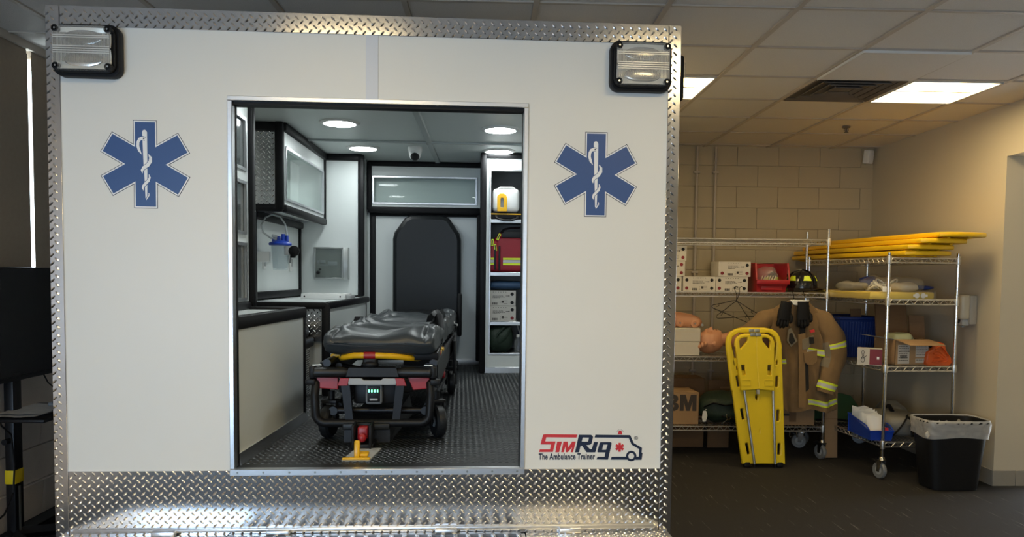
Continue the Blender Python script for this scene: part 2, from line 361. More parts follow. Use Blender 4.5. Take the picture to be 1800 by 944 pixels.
# back wall of painted blocks
wb=bx('wall_back',M_wall,None,XL,XR+.1,YB+.004,YB+.2,0,ZC+.1,base=(0,YB,0)); tag(wb,'back wall of tan painted concrete blocks','wall',kind='structure')
blk=mesh_of(MB().bb(-.1985,.1985,-.004,.012,-.0985,.0985,r=.0025,seg=1),'block',M_wall)
for r in range(14):
    z=.07+.2*r
    if z>ZC-.05: break
    for k in range(8):
        x=.76+.4*k+(.2 if r%2 else 0)
        if x>XR-.17: continue
        inst(blk,'block',wb,(x,.0,z))
    xr=.76+.4*7+(.2 if r%2 else 0); e0=(xr if xr<=XR-.17 else xr-.4)+.2
    if e0<XR-.05: bx('block',M_wall,wb,e0+.002,XR,YB-.004,YB+.012,z-.0985,z+.0985)
m=MB(); m.bb(XL,.56,YB-.006,YB+.01,0,ZC); build(m,'hidden_courses',M_wall,wb)
for x0 in (1.967,2.147):
    cdt=thing('conduit','%s grey conduit pipe running down the back wall'%('left' if x0<2 else 'right'),'pipe',(x0,YB-.03,.02))
    m=MB(); m.cyl((x0,YB-.025,.02),(x0,YB-.025,ZC-.002),.0125,n=10); build(m,'pipe',M_lgrey if 0 else M_bar,cdt)
    for z in (.6,1.55,2.5): bx('strap',M_bar,cdt,x0-.03,x0+.03,YB-.042,YB-.006,z-.01,z+.01,r=.004)
ob=thing('outlet_box','pale surface box at the end of a pipe on the back wall','outlet',(2.15,YB-.03,1.51))
bx('box_body',M_gyp,ob,2.115,2.185,YB-.085,YB-.04,1.51,1.65,r=.004); bx('cover_plate',M_white,ob,2.12,2.18,YB-.09,YB-.085,1.52,1.64)
bx('socket_face',M_grey,ob,2.135,2.165,YB-.093,YB-.09,1.555,1.61,r=.003)
sp=thing('motion_sensor','small cream sensor high in the far right corner of the room','sensor',(3.595,7.34,2.6))
m=MB(); m.rbox((3.595,7.345,2.66),(.075,.07,.13),.012,2,rot=(.12,0,.5)); build(m,'body',M_white,sp)
m=MB(); m.box((3.64,7.39,2.67),(.03,.05,.06)); build(m,'bracket',M_white,sp)
m=MB(); m.ell((3.58,7.311,2.685),(.009,.006,.009),8,6); build(m,'sensor_eye',M_lgrey,sp)
# right wall, its opening and bases
JY,JZ=5.47,2.381
wr=bx('wall_right',M_gyp,None,XR,XR+.42,JY,YB+.2,0,ZC+.1,base=(XR,JY,0)); tag(wr,'smooth cream painted right wall ending at an opening','wall',kind='structure')
bx('header',M_gyp,wr,XR,XR+.42,YF,JY,JZ,ZC+.1)
bx('far_side',M_gyp,wr,4.55,4.7,YF,JY,0,ZC+.1)
m=MB(); m.bb(XR-.008,XR,JY,YB,0,.115,r=.002,seg=1); o=build(m,'baseboard_right',M_base,None); tag(o,'grey-brown vinyl cove base along the right wall','baseboard',kind='structure')
m=MB(); m.bb(XR-.008,XR+.16,JY-.008,JY,0,.115,r=.002,seg=1); m.bb(XR+.163,XR+.42,JY-.008,JY,0,.115,r=.002,seg=1); o=build(m,'baseboard_jamb',M_base,None); tag(o,'grey-brown vinyl cove base with a joint on the wall end','baseboard',kind='structure')
m=MB(); m.bb(.5,XR,YB-.016,YB-.008,0,.1); o=build(m,'baseboard_back',M_kbase,None); tag(o,'dark cove base under the back wall','baseboard',kind='structure')
# near wall behind the camera with windows (they carry the daylight lamps)
o=bx('wall_near',M_gyp,None,XL-.2,4.7,YF-.2,YF,0,ZC+.1,base=(0,YF,0)); tag(o,'plain cream wall behind the viewer','wall',kind='structure')
# left wall: ledged blocks below, shaded window above
wl=bx('wall_left',M_lblk,None,XL-.2,XL-.02,YF,YB,0,1.0,base=(XL,4,0)); tag(wl,'left wall of beige painted blocks under the shaded windows','wall',kind='structure')
bx('pier',M_lblk,wl,XL-.2,XL-.004,YF,3.0,1.0,ZC+.1); bx('pier',M_lblk,wl,XL-.2,XL-.004,6.2,YB,1.0,ZC+.1)
for r in range(5):
    z0=.10+.2*r
    for k in range(9):
        y0=3.2+.42*k+(.21 if r%2 else 0); pr=.012+.012*((r+1)%2)
        m=MB(); m.hexa([(XL-.03,y0,z0),(XL+pr*.3,y0,z0),(XL+pr*.3,y0+.415,z0),(XL-.03,y0+.415,z0),(XL-.03,y0,z0+.194),(XL+pr,y0,z0+.194),(XL+pr,y0+.415,z0+.194),(XL-.03,y0+.415,z0+.194)]); build(m,'block',M_lblk,wl)
m=MB(); m.bb(XL-.01,XL+.006,3.0,YB,0,.11); o=build(m,'baseboard_left',M_kbase,None); tag(o,'black cove base under the left wall','baseboard',kind='structure')
wn=thing('window_1','tall window behind two brown roller shades with daylight in the gap','window',(XL,4.4,1.0)); wn['kind']='structure'
m=MB(); m.bb(XL-.19,XL-.16,3.0,6.2,1.0,1.05); m.bb(XL-.19,XL-.16,3.0,6.2,ZC-.05,ZC+.1)
for y in (3.0,4.6,6.17): m.bb(XL-.19,XL-.16,y,y+.03,1.0,ZC)
build(m,'window_frame',M_alu,wn)
bx('pane',M_pane,wn,XL-.178,XL-.172,3.03,6.17,1.05,ZC-.05)
for y0,y1,lab in ((3.0,4.425,'nearer brown roller shade'),(4.468,6.2,'farther brown roller shade')):
    m=MB(); m.surf(lambda u,v,y0=y0,y1=y1:(XL+.0+.002*math.sin(u*9),y0+(y1-y0)*u,1.0+(ZC-.06-1.0)*v),14,3); m.surf(lambda u,v,y0=y0,y1=y1:(XL-.004,y0+(y1-y0)*u,1.0+(ZC-.06-1.0)*v),2,2); o=build(m,'roller_shade',M_shade,wn,label=lab)
    m=MB(); m.cyl((XL-.03,y0,ZC-.05),(XL-.03,y1,ZC-.05),.028); build(m,'shade_roller',M_shade,wn)
    bx('hem_bar',M_shade,wn,XL-.008,XL+.008,y0,y1,.99,1.015,r=.004)
bx('fascia',M_bar,wn,XL-.06,XL+.012,3.0,6.2,ZC-.035,ZC+.01)
o=bx('wall_left_side',M_lblk,None,XL-.3,XL-.2,YF,3.0,0,ZC+.1); tag(o,'outer face of the left wall','wall',kind='structure')
# television on a wheeled stand, left edge
TX=-2.42
tv=thing('television_cart','big dark television on a black wheeled stand by the left wall','television',(TX,4.05,0))
pn=bx('screen_panel',M_plast,tv,TX-.035,TX+.002,3.30,4.42,.925,1.505,r=.008); bx('display',M_screen,pn,TX+.002,TX+.004,3.31,4.41,.945,1.495)
bx('lower_bezel',M_stand,pn,TX+.002,TX+.010,3.30,4.42,.925,.945)
m=MB(); m.rbox((TX-.02,4.02,.54),(.05,.075,.86),.008); build(m,'pole',M_stand,tv)
m=MB(); m.rbox((TX-.02,4.02,.43),(.056,.081,.075),.008); build(m,'tape_band',M_yel,tv,label='yellow tape around the pole')
m=MB(); m.cyl((TX-.02,4.02,.38),(TX-.02,4.02,.10),.028); build(m,'lower_sleeve',M_steel,tv)
bx('tray_shelf',M_stand,tv,TX-.06,TX+.26,3.80,4.32,.745,.763,r=.006)
m=MB(); m.cyl((TX-.02,3.985,.62),(TX-.02,3.94,.62),.015); build(m,'height_knob',M_stand,tv)
for (x,y) in ((TX-.08,3.55),(TX-.06,4.6),(TX+.42,4.28),(TX+.36,3.62)):
    d=Vector((x,y,.11))-Vector((TX-.02,4.02,.13)); m=MB(); m.tube([(TX-.02,4.02,.13),(x,y,.105)],.03,4); lg=build(m,'base_leg',M_stand,tv)
    m=MB(); m.lathe([(.0,-.012),(.035,-.012),(.037,0),(.035,.012),(.0,.012)],(x,y,.037),ax='x'); m.cyl((x,y,.06),(x,y,.1),.008); build(m,'caster',M_plast,lg)
m=MB(); m.tube([(TX+.01,3.7,1.0),(TX+.03,3.75,.88),(TX+.02,3.86,.72),(TX+.01,3.95,.66),(TX+.012,3.97,.5),(TX+.015,3.95,.36),(TX+.03,3.85,.28),(TX+.05,3.7,.26)],.005,6); build(m,'power_cable',M_plast,tv)
m=MB(); m.tube([(TX-.03,4.3,.94),(TX-.02,4.34,.87),(TX-.02,4.42,.82)],.004,6); build(m,'signal_cable',M_plast,tv)
m=MB(); m.surf(lambda u,v:(TX-.03+.22*u,3.84+.34*v,.7645+.006*math.sin(u*5+v*3)**2),8,8); m.surf(lambda u,v:(TX-.02+.22*u,3.88+.32*v,.773+.004*math.sin(u*6+v*4)**2),8,8)
o=build(m,'printed_sheets',M_paper,None); tag(o,'loose printed sheets on the tray of the television stand','papers')
m=MB(); m.rbox((TX+.15,4.2,.785),(.10,.16,.018),.004); o=build(m,'tablet',M_grey,None); tag(o,'dark flat tablet lying on the printed sheets','tablet')
# sanitiser dispenser on right wall
sd=thing('soap_dispenser','cream hand sanitizer dispenser on the right wall above the bin','dispenser',(XR,5.79,1.14))
m=MB(); m.rbox((XR-.03,5.79,1.27),(.06,.125,.225),.015); build(m,'back_body',mat('warm_grey_plastic',(.43,.40,.34),.45),sd)
m=MB(); m.rbox((XR-.085,5.79,1.29),(.075,.118,.19),.024,3); build(m,'front_cover',mat('cream_plastic',(.60,.545,.42),.4),sd)
m=MB(); m.rbox((XR-.075,5.79,1.175),(.06,.09,.05),.012); cv=build(m,'push_bar',M_lgrey,sd)
m=MB(); m.ell((XR-.107,5.79,1.19),(.006,.022,.022),12,8); build(m,'sight_window',M_hole,sd)
m=MB(); m.cyl((XR-.07,5.79,1.155),(XR-.07,5.79,1.135),.012); build(m,'nozzle',M_clear,sd)
m=MB()
for k,(z,w,h) in enumerate(((1.318,.062,.020),(1.293,.045,.005),(1.283,.040,.004))):
    m.box((XR-.1232,5.79,z),(.001,w,h))
build(m,'printed_label',M_ink,sd)
# ================================================================ THE AMBULANCE BOX (trailer frame: x right, y into the box, z up)
FR='T'; ZF,ZT,ZI=.7117,2.487,2.468; DL,DR,DT=-.551,.614,2.166; HW=1.22; LEN=3.80
amb=thing('ambulance_trainer','white ambulance box body with diamond plate edging and an open rear doorway','ambulance',(0,0,0))
for sx in (-1,1): bx('side_wall',M_panel,amb,sx*1.175,sx*HW,.012,LEN,.40,ZT-.001)
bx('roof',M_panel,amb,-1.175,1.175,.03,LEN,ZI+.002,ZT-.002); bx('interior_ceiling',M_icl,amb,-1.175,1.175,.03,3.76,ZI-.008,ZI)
bx('front_wall',M_panel,amb,-1.175,1.175,3.76,LEN,.40,ZI); bx('deck',M_stand,amb,-1.175,1.175,.012,3.76,.58,ZF-.004)
for x0,x1,z0,z1 in ((-1.17,DL+.01,.69,2.412),(DR-.01,1.17,.69,2.412),(DL+.01,-.02,DT-.01,2.412),(.02,DR-.01,DT-.01,2.412)):
    bx('rear_panel',M_panel,amb,x0,x1,0,.03,z0,z1)
bx('seam_strip',M_seam,amb,-.023,.025,-.004,.02,DT,2.412)
def plate(name,x0,x1,z0,z1,y=-.006,parent=amb,t=.02,flip=45):
    p=bx(name,M_tread,parent,x0,x1,y,y+t,z0,z1,r=.0015,seg=1)
    build(lugs((x0,y,z0),(1,0,0),(0,0,1),x1-x0,z1-z0,a=flip),'tread_lugs',M_lug,p,kind='stuff',smooth=30); return p
plate('corner_trim',-HW,-1.169,.40,ZT); plate('corner_trim',1.170,HW,.40,ZT)
plate('top_trim',-1.168,1.169,2.411,ZT); plate('kick_plate',-1.168,1.169,.445,.706)
m=MB()
for x in (-1.195,1.195):
    for z in (.62,1.0,1.5,2.0,2.3): m.lathe([(.0045,0),(.003,-.003)],(x,-.006,z),ax='y',n=8)
for x,z in ((-1.0,.66),(-.7,.6),(.55,.66),(1.12,.655),(1.14,.61),(.0,2.455),(-.6,2.455),(.6,2.455)): m.lathe([(.0045,0),(.003,-.003)],(x,-.006,z),ax='y',n=8)
build(m,'rivets',M_chrome,amb,kind='stuff')
# aluminium door frame, with its return into the opening
bx('frame_jamb',M_alu,amb,DL,DL+.018,-.009,.05,.712,DT-.018,r=.002,seg=1); bx('frame_jamb',M_alu,amb,DR-.018,DR,-.009,.05,.712,DT-.018,r=.002,seg=1)
m=MB(); m.rbox(((DL+DR)/2,.02,DT-.009),(DR-DL,.058,.018),.002,1); build(m,'frame_header',M_alu,amb)
sl=bx('door_sill',M_alu,amb,DL,DR,-.012,.022,.686,.712,r=.002,seg=1)
m=MB()
for k in range(12): m.lathe([(.0045,0),(.003,-.002)],(DL+.03+k*(DR-DL-.06)/11,-.012,.699),ax='y',n=8)
build(m,'sill_screws',M_steel,sl,kind='stuff')
m=MB(); m.bb(DL+.018,DR-.018,.008,.06,DT-.030,DT-.018); m.bb(DL+.018,DL+.021,.036,.052,.712,DT-.02); m.bb(DR-.021,DR-.018,.036,.052,.712,DT-.02); build(m,'door_seal',M_blk,amb)
for x in (-.37,.02,.28): bx('seal_clip',M_steel,amb,x,x+.05,.010,.03,DT-.027,DT-.019)
# floor
mt=bx('floor_mat',M_rub,amb,-1.17,1.17,.012,3.76,ZF-.004,ZF)
def occl(x,y): return (x<.55 and y>.9) or x>2.15 or (x<.52 and y<.9 and x<.52)
build(lugs((-1.17,.075,ZF),(1,0,0),(0,1,0),2.34,3.6,p=.0285,q=.0460,ln=.0215,wd=.0085,h=.0026,a=24,skip=occl),'floor_lugs',M_fl_lug,mt,kind='stuff',smooth=30)
# ceiling battens
bx('ceiling_batten',M_bat,amb,-1.16,1.16,2.63,2.665,ZI-.022,ZI-.008,r=.003)
m=MB(); m.hexa([(.005,.05,ZI-.02),(.042,.05,ZI-.02),(.165,3.70,ZI-.02),(.128,3.70,ZI-.02),(.0,.05,ZI-.008),(.047,.05,ZI-.008),(.17,3.70,ZI-.008),(.123,3.70,ZI-.008)]); bt=build(m,'ceiling_batten',M_bat,amb)
m=MB(); m.ell((.102,2.63,ZI-.024),(.014,.014,.01),10,6); build(m,'batten_clip',M_steel,bt)
# running gear that carries the box
m=MB()
for x in (-.55,.55): m.bb(x-.04,x+.04,.05,3.75,.44,.58)
build(m,'chassis_rail',M_stand,amb)
for x in (-.98,.98):
    for y in (1.0,2.9):
        m=MB(); m.lathe([(.12,-.1),(.27,-.1),(.29,-.07),(.29,.07),(.27,.1),(.12,.1)],(x,y,.29),ax='x',n=28); w=build(m,'wheel',M_plast,amb)
        m=MB(); m.lathe([(.05,-.102),(.17,-.09),(.18,.09),(.05,.102)],(x,y,.29),ax='x',n=20); build(m,'hub',M_steel,w)
for y in (1.0,2.9):
    m=MB(); m.cyl((-.95,y,.29),(.95,y,.29),.035); m.bb(-.59,-.51,y-.05,y+.05,.3,.45); m.bb(.51,.59,y-.05,y+.05,.3,.45); build(m,'axle',M_stand,amb)
# rear step
ZS=.452
def steppoly(x0,x1,ch):
    y1=-.34; a=ch if ch<0 else 0; b=ch if ch>0 else 0
    return [(x0,-.006),(x0,-.10) if a else (x0,y1),(x0-a,y1),(x1-b,y1),(x1,-.10) if b else (x1,y1),(x1,-.006)]
for x0,x1,ch in ((-1.20,-.56,-.14),(.62,1.20,.14)):
    m=MB(); m.curve([steppoly(x0,x1,ch)],.05,(0,0,ZS-.025),(1,0,0),(0,1,0)); st=build(m,'step_plate',M_tread,amb)
    build(lugs((x0,-.335,ZS),(1,0,0),(0,1,0),x1-x0,.325,skip=lambda x,y,x0=x0,x1=x1,ch=ch:(ch<0 and x<.15 and y<.24 and x*1.7+y*1<.27) or (ch>0 and (x1-x0-x)<.15 and (x1-x0-x)*1.7+y<.27)),'tread_lugs',M_lug,st,kind='stuff',smooth=30)
m=MB()
for y in (-.335,-.03): m.bb(-.555,.615,y-.006,y+.018,ZS-.05,ZS)
for x in (-.555,.60): m.bb(x,x+.015,-.335,-.02,ZS-.05,ZS)
sg=build(m,'step_grate',M_alu,amb)
for k in range(23): bx('grate_bar',M_alu,sg,-.53+k*.0505,-.512+k*.0505,-.33,-.03,ZS-.03,ZS-.001,r=.003)
m=MB()
for k in range(23):
    for y in (-.29,-.23,-.17,-.11,-.06): m.lathe([(.007,0),(.006,.004)],(-.496+k*.0505-.025,y,ZS-.002),n=8)
build(m,'grip_studs',M_lug,sg,kind='stuff')
bx('hinge_bar',M_alu,amb,-1.15,1.15,-.02,-.004,.462,.478,r=.004)
for x in (-.80,-.36,.30,.80): bx('hinge_tab',M_alu,amb,x-.045,x+.045,-.045,-.012,.452,.474,r=.005)
m=MB(); m.bb(-.95,-.87,-.3,.1,.38,ZS-.05); m.bb(.87,.95,-.3,.1,.38,ZS-.05); build(m,'step_bracket',M_stand,amb)
# ---- decals
def star(cx,cz,k,tilt):
    r=.168; hw=.0445
    def outline(rr,h):
        pts=[]
        for i in range(6):
            a=PI/2-i*PI/3; d=Vector((math.cos(a),math.sin(a))); n=Vector((d.y,-d.x)); pts += [d*rr-n*h,d*rr+n*h]
            b=a-PI/6; pts.append(Vector((math.cos(b),math.sin(b)))*(h/math.sin(PI/6)))
        return [(p.x,p.y) for p in pts]
    U=(1,0,0); V=(0,0,1)
    m=MB(); m.curve([outline(r,hw)],.0008,(cx,-.0006,cz),U,V); st=build(m,'star_decal',M_navy,amb,label='blue six-armed medical star, %s of the doorway'%k,smooth=0)
    m=MB(); m.curve([outline(r-.0022,hw-.0022)],.0008,(cx,-.0010,cz),U,V); build(m,'white_border',M_dec_w,st,smooth=0)
    m=MB(); m.curve([outline(r-.0068,hw-.0068)],.0008,(cx,-.0014,cz),U,V); build(m,'blue_field',M_blue,st,smooth=0)
    q=lambda X,Y:((X-503)/996*.407,(468-Y)/944*.386)     # traced in the decal's own plane
    def poly(L,y,mat_,nm):
        m=MB(); m.curve([[q(*p) for p in L]],.0008,(cx,y,cz),U,V); build(m,nm,mat_,st,smooth=0)
    poly([(478,170),(484,152),(499,146),(514,152),(522,170),(522,440),(519,640),(516,780),(508,800),(500,780),(496,640),(486,440)],-.0018,M_dec_w,'staff')
    def ribbon(L,ws,y,mm,nm):
        l=[];rr=[]
        for i,(p,w) in enumerate(zip(L,ws)):
            a=Vector(L[max(0,i-1)]);b=Vector(L[min(len(L)-1,i+1)]);d=(b-a).normalized();n=Vector((-d.y,d.x)); l.append(tuple(Vector(p)+n*w));rr.append(tuple(Vector(p)-n*w))
        poly(l+rr[::-1],y,mm,nm)
    segs=[([(470,375),(450,340),(438,300),(440,262),(455,235),(480,225),(505,232)],[2,12,13,13,15,16,13]),
          ([(534,375),(552,405),(550,440),(525,475),(490,500),(472,525),(476,552)],[3,13,16,17,16,11,2]),
          ([(536,562),(543,590),(530,620),(505,645),(485,668),(478,690),(484,712)],[3,9,12,13,12,9,2]),
          ([(532,735),(534,755),(522,775),(507,800)],[3,5,6,2])]
    for L,ws in segs:
        ribbon(L,[w+5 for w in ws],-.0022,M_blue,'serpent_edge'); ribbon(L,ws,-.0026,M_dec_w,'serpent')
    m=MB(); m.lathe([(.0032,0),(.0032,-.0008)],(cx+q(492,228)[0],-.0028,cz+q(492,228)[1]),ax='y',n=10); build(m,'serpent_eye',M_navy,st)
star(-.861,1.898,'left',0); star(.886,1.893,'right',0)
# lettered logo, in a grid of 1800 by 675 cells
LX,LZ,LK=.655,.889,.468/1800
lg=MB(); lg.curve([[(40,-30),(1700,-30),(1700,-600),(40,-600)]],.0002,(LX,.0002,LZ),(LK,0,0),(0,0,LK)); 
logo=build(lg,'logo_decal',M_panel,amb,label='red and navy logo lettering with a small van outline',smooth=0)
def lp(nm,mm,*polys,y=-.0010):
    m=MB(); m.curve([[(X*LK,-Y*LK) for X,Y in P] for P in polys],.0010,(LX,y,LZ),(1,0,0),(0,0,1)); return build(m,nm,mm,logo,smooth=0)
lp('letter_s',M_dec_r,[(66,440),(80,400),(240,400),(255,322),(90,320),(125,180),(135,165),(160,160),(665,168),(652,214),(178,208),(163,275),(325,275),(285,440)])
lp('letter_i',M_dec_r,[(350,278),(425,278),(382,445),(324,445)])
lp('letter_m',M_dec_r,[(450,278),(515,278),(525,370),(585,278),(642,278),(602,445),(565,445),(588,365),(520,445),(490,445),(480,350),(455,445),(415,445)])
lp('letter_r',M_navy,[(690,170),(880,172),(905,185),(912,210),(890,310),(870,328),(810,335),(870,400),(895,400),(930,285),(993,285),(952,448),(815,448),(745,345),(718,345),(695,448),(632,448)],[(750,212),(735,280),(835,280),(850,215)])
lp('letter_g',M_navy,[(1020,300),(1035,287),(1190,287),(1207,300),(1205,330),(1155,565),(972,560),(990,520),(1100,520),(1112,450),(990,448),(985,430)],[(1078,325),(1060,410),(1122,410),(1145,325)])
lp('van_roof_line',M_navy,[(950,170),(1500,178),(1560,305),(1692,380),(1685,455),(1702,465),(1696,520),(1688,570),(1590,570),(1598,522),(1645,520),(1648,400),(1525,328),(1478,222),(938,214)])
lp('van_base_line',M_navy,[(1212,520),(1450,520),(1462,566),(1198,564)])
def circ(cx,cy,r,n=28): return [(cx+r*math.cos(2*PI*i/n),cy+r*math.sin(2*PI*i/n)) for i in range(n)]
lp('van_wheel',M_navy,circ(1523,510,83),circ(1523,510,48))
def ast(cx,cy,r,h):
    P=[]
    for i in range(6):
        a=PI/2+i*PI/3;d=Vector((math.cos(a),math.sin(a)));n=Vector((-d.y,d.x)); P += [tuple(Vector((cx,cy))+d*r-n*h),tuple(Vector((cx,cy))+d*r+n*h)]
        b=a+PI/6;P.append(tuple(Vector((cx,cy))+Vector((math.cos(b),math.sin(b)))*(h/math.sin(PI/6))))
    return P
lp('medical_star',M_dec_r,ast(1337,370,70,19))
lp('beacon',M_dec_r,[(1303,165),(1303,155),(1312,150),(1312,125),(1325,108),(1340,104),(1355,108),(1368,125),(1368,150),(1376,155),(1376,165)])
m=MB()
for k in range(7):
    a=PI*(.05+.9*k/6); c=Vector((1340-math.cos(a)*46,130-math.sin(a)*40)); 
    m.box((LX+c.x*LK,-.0012,LZ-c.y*LK),(.004,.0008,.0011),rot=(0,math.atan2(math.sin(a),-math.cos(a))*-1,0))
build(m,'beacon_rays',M_ink,logo,smooth=0)
m=MB(); m.curve([circ(0,0,30),circ(0,0,24)],.0006,(LX+1594*LK,-.0010,LZ-225*LK),(LK,0,0),(0,0,LK)); m.curve(None,.0006,(LX+1583*LK,-.0010,LZ-238*LK),(1,0,0),(0,0,1),text='R',size=.0095,off=.0003); build(m,'registered_mark',M_ink,logo,smooth=0)
m=MB(); m.curve(None,.0008,(LX+64*LK,-.0010,LZ-557*LK),(.648,0,0),(0,0,1),text='The Ambulance Trainer',size=.0345,off=.0010,spacing=1.06); build(m,'tagline',M_navy,logo,smooth=0)
# ---- warning lights
def wlight(cx,cz,label,dx):
    w,h=.236,.186; t=thing('warning_light',label,'light',(cx,-.03,cz-h/2),'rear warning lights')
    def rr(W,H,r,n=5): return [(sx*(W/2-r)+r*math.cos(a0+PI/2*i/n),sz*(H/2-r)+r*math.sin(a0+PI/2*i/n)) for sx,sz,a0 in ((1,1,0),(-1,1,PI/2),(-1,-1,PI),(1,-1,1.5*PI)) for i in range(n+1)]
    U,V=(1,0,0),(0,0,1); ox,oz=cx,cz
    m=MB(); m.curve([rr(w,h,.032)],.030,(ox,-.022,oz),U,V,bevel=.004); build(m,'housing',M_blk,t)
    m=MB(); m.curve([rr(w-.02,h-.02,.03)],.016,(ox,-.046,oz),U,V,bevel=.003); build(m,'lens_base',M_blk,t)
    m=MB()
    for k in (0,1):
        z0=oz+(-.075 if k==0 else .004); m.surf(lambda u,v,z0=z0:(ox-.1+.2*u,-.0585-.011*(2*v-1)**2*(1-.5*(2*u-1)**2)-.002,z0+.071*v),18,8)
    build(m,'reflector',M_refl,t)
    m=MB(); W0,H0=w-.026,h-.026; n=46; x0=ox-W0/2; yf=-.080
    for i in range(n):
        xa=x0+W0*i/n; xb=x0+W0*(i+1)/n; xm=(xa+xb)/2; zt=oz+H0/2-(.022 if i<4 or i>=n-4 else 0); zb=oz-H0/2+(.022 if i<4 or i>=n-4 else 0)
        m.add([(xa,yf,zb),(xm,yf-.0016,zb),(xb,yf,zb),(xa,yf,zt),(xm,yf-.0016,zt),(xb,yf,zt),(xa,-.056,zt),(xb,-.056,zt),(xa,-.056,zb),(xb,-.056,zb)],[(0,1,4,3),(1,2,5,4),(3,4,5,7,6),(2,1,0,8,9)])
    ln=build(m,'lens',M_lens,t,smooth=0)
    m=MB()
    for i in range(1,n): m.bb(x0+W0*i/n-.0007,x0+W0*i/n+.0007,yf-.0008,yf+.004,oz-H0/2+.026,oz+H0/2-.026)
    build(m,'lens_ribs',mat('rib_plastic',(.42,.41,.38),.2,alpha=.7),ln,smooth=0,kind='stuff')
    for k in (-1,1):
        m=MB(); m.ell((ox,-.064,oz+k*.040),(.072,.006,.030),24,12); build(m,'lamp_bowl',M_chrome,t)
    m=MB()
    for z in (.043,.036,-.004,-.012,-.020,.004): m.bb(ox-W0/2+.004,ox+W0/2-.004,yf-.003,yf-.0005,oz+z-.0018,oz+z+.0018)
    build(m,'lens_ridge',mat('clear_ridge',(.75,.74,.70),.15,alpha=.8),ln,smooth=0)
    for sx in (-1,1):
        for sz in (-1,1):
            m=MB(); m.lathe([(.0135,0),(.0135,-.024),(.009,-.026),(.009,-.020),(.004,-.020),(.004,-.024),(.001,-.025)],(ox+sx*.094,-.056,oz+sz*.068),ax='y',n=14); sc_=build(m,'screw_boss',M_blk,t)
            m=MB(); m.lathe([(.004,0),(.0035,-.003)],(ox+sx*.094,-.081,oz+sz*.068),ax='y',n=10); build(m,'screw_head',M_chrome,sc_)
wlight(-1.055,2.312,'clear rear warning light at the top left corner of the ambulance box',-1)
wlight(1.052,2.313,'clear rear warning light at the top right corner of the ambulance box',1)
t=thing('side_light','edge of a black lamp on the far right side of the ambulance box','light',(HW+.01,.2,2.2))
m=MB(); m.rbox((HW+.012,.14,2.29),(.024,.24,.18),.02,2); build(m,'housing',M_blk,t)
m=MB(); m.rbox((HW+.026,.14,2.29),(.02,.2,.14),.012,2); build(m,'lens',M_lens,t)
# ================================================================ INSIDE THE BOX
def edge(name,parent,p0,p1,w=.045,d=.045,m=None,r=.012,**k):
    # a rounded black edge moulding from p0 to p1
    p0=Vector(p0); p1=Vector(p1); L=(p1-p0).length; mb=MB(); q=(p1-p0).normalized()
    up=Vector((0,0,1)) if abs(q.z)<.9 else Vector((0,1,0)); s_=q.cross(up).normalized(); up=s_.cross(q)
    b=MB(); b.rbox((0,0,0),(w,L,d),r,2); R=Matrix((s_,q,up)).transposed(); c=(p0+p1)/2
    return build(mb.add([c+R@Vector(v) for v in b.v],b.f),name,m or M_blk,parent,**k)
# ceiling lamps
def puck(x,y,label):
    t=thing('dome_light',label,'light',(x,y,ZI-.02),'round ceiling lamps in the ambulance box')
    m=MB(); m.lathe([(.128,0),(.128,-.004),(.116,-.012),(.108,-.012)],(x,y,ZI-.008),n=32); b=build(m,'bezel',M_white,t)
    m=MB(); m.lathe([(.107,0),(.100,-.004),(.03,-.006)],(x,y,ZI-.017),n=32); build(m,'glowing_lens',M_dome,t)
    m=MB()
    for a in (0,2.09,4.19): m.lathe([(.004,0),(.003,-.002)],(x+.121*math.cos(a),y+.121*math.sin(a),ZI-.016),n=8)
    build(m,'bezel_screws',M_steel,b,kind='stuff')
puck(-.432,2.0,'near left round ceiling lamp inside the ambulance box'); puck(-.405,2.97,'far left round ceiling lamp, above the metal lock box wall')
puck(.605,2.10,'near right round ceiling lamp inside the ambulance box'); puck(.638,2.98,'far right round ceiling lamp, in front of the tall shelf cabinet')
puck(-.44,.80,'left round ceiling lamp just inside the doorway, out of sight above it'); puck(.58,.86,'right round ceiling lamp just inside the doorway, out of sight above it')
t=thing('security_camera','small white dome camera hanging from the ambulance ceiling','camera',(-.005,2.90,ZI-.12))
m=MB(); m.lathe([(.055,0),(.055,-.02),(.047,-.05),(.03,-.055)],(-.005,2.90,ZI-.008),n=20); build(m,'mount',M_white,t)
m=MB(); m.ell((-.005,2.885,ZI-.066),(.045,.045,.045),18,12); build(m,'ball',M_white,t)
m=MB(); m.ell((-.004,2.862,ZI-.083),(.034,.034,.032),16,10); build(m,'dark_lens',M_hole,t)
# --- left: bench with the tall wall cabinet on it
def P(x,y,z): return (x,y,z)
cb=thing('bench_cabinet','low white cabinet with black edge moulding, left inside the doorway','cabinet',(-.8,.5,ZF))
m=MB(); m.hexa([(-1.165,.055,ZF+.004),(-.541,.055,ZF+.004),(-.470,1.03,ZF+.004),(-1.165,1.03,ZF+.004),(-1.165,.055,1.285),(-.541,.055,1.285),(-.470,1.03,1.285),(-1.165,1.03,1.285)]); build(m,'front_panel',M_iw,cb)
m=MB(); m.hexa([(-1.165,.055,1.285),(-.55,.055,1.285),(-.48,1.03,1.285),(-1.165,1.03,1.285),(-1.165,.055,1.298),(-.55,.055,1.298),(-.48,1.03,1.298),(-1.165,1.03,1.298)]); build(m,'countertop',M_iw,cb)
edge('top_edge',cb,(-.553,.05,1.285),(-.479,1.045,1.285),.05,.055); edge('end_post',cb,(-.488,1.04,ZF+.01),(-.488,1.04,1.30),.05,.05); edge('back_edge',cb,(-1.1,1.045,1.285),(-.49,1.045,1.285),.045,.055)
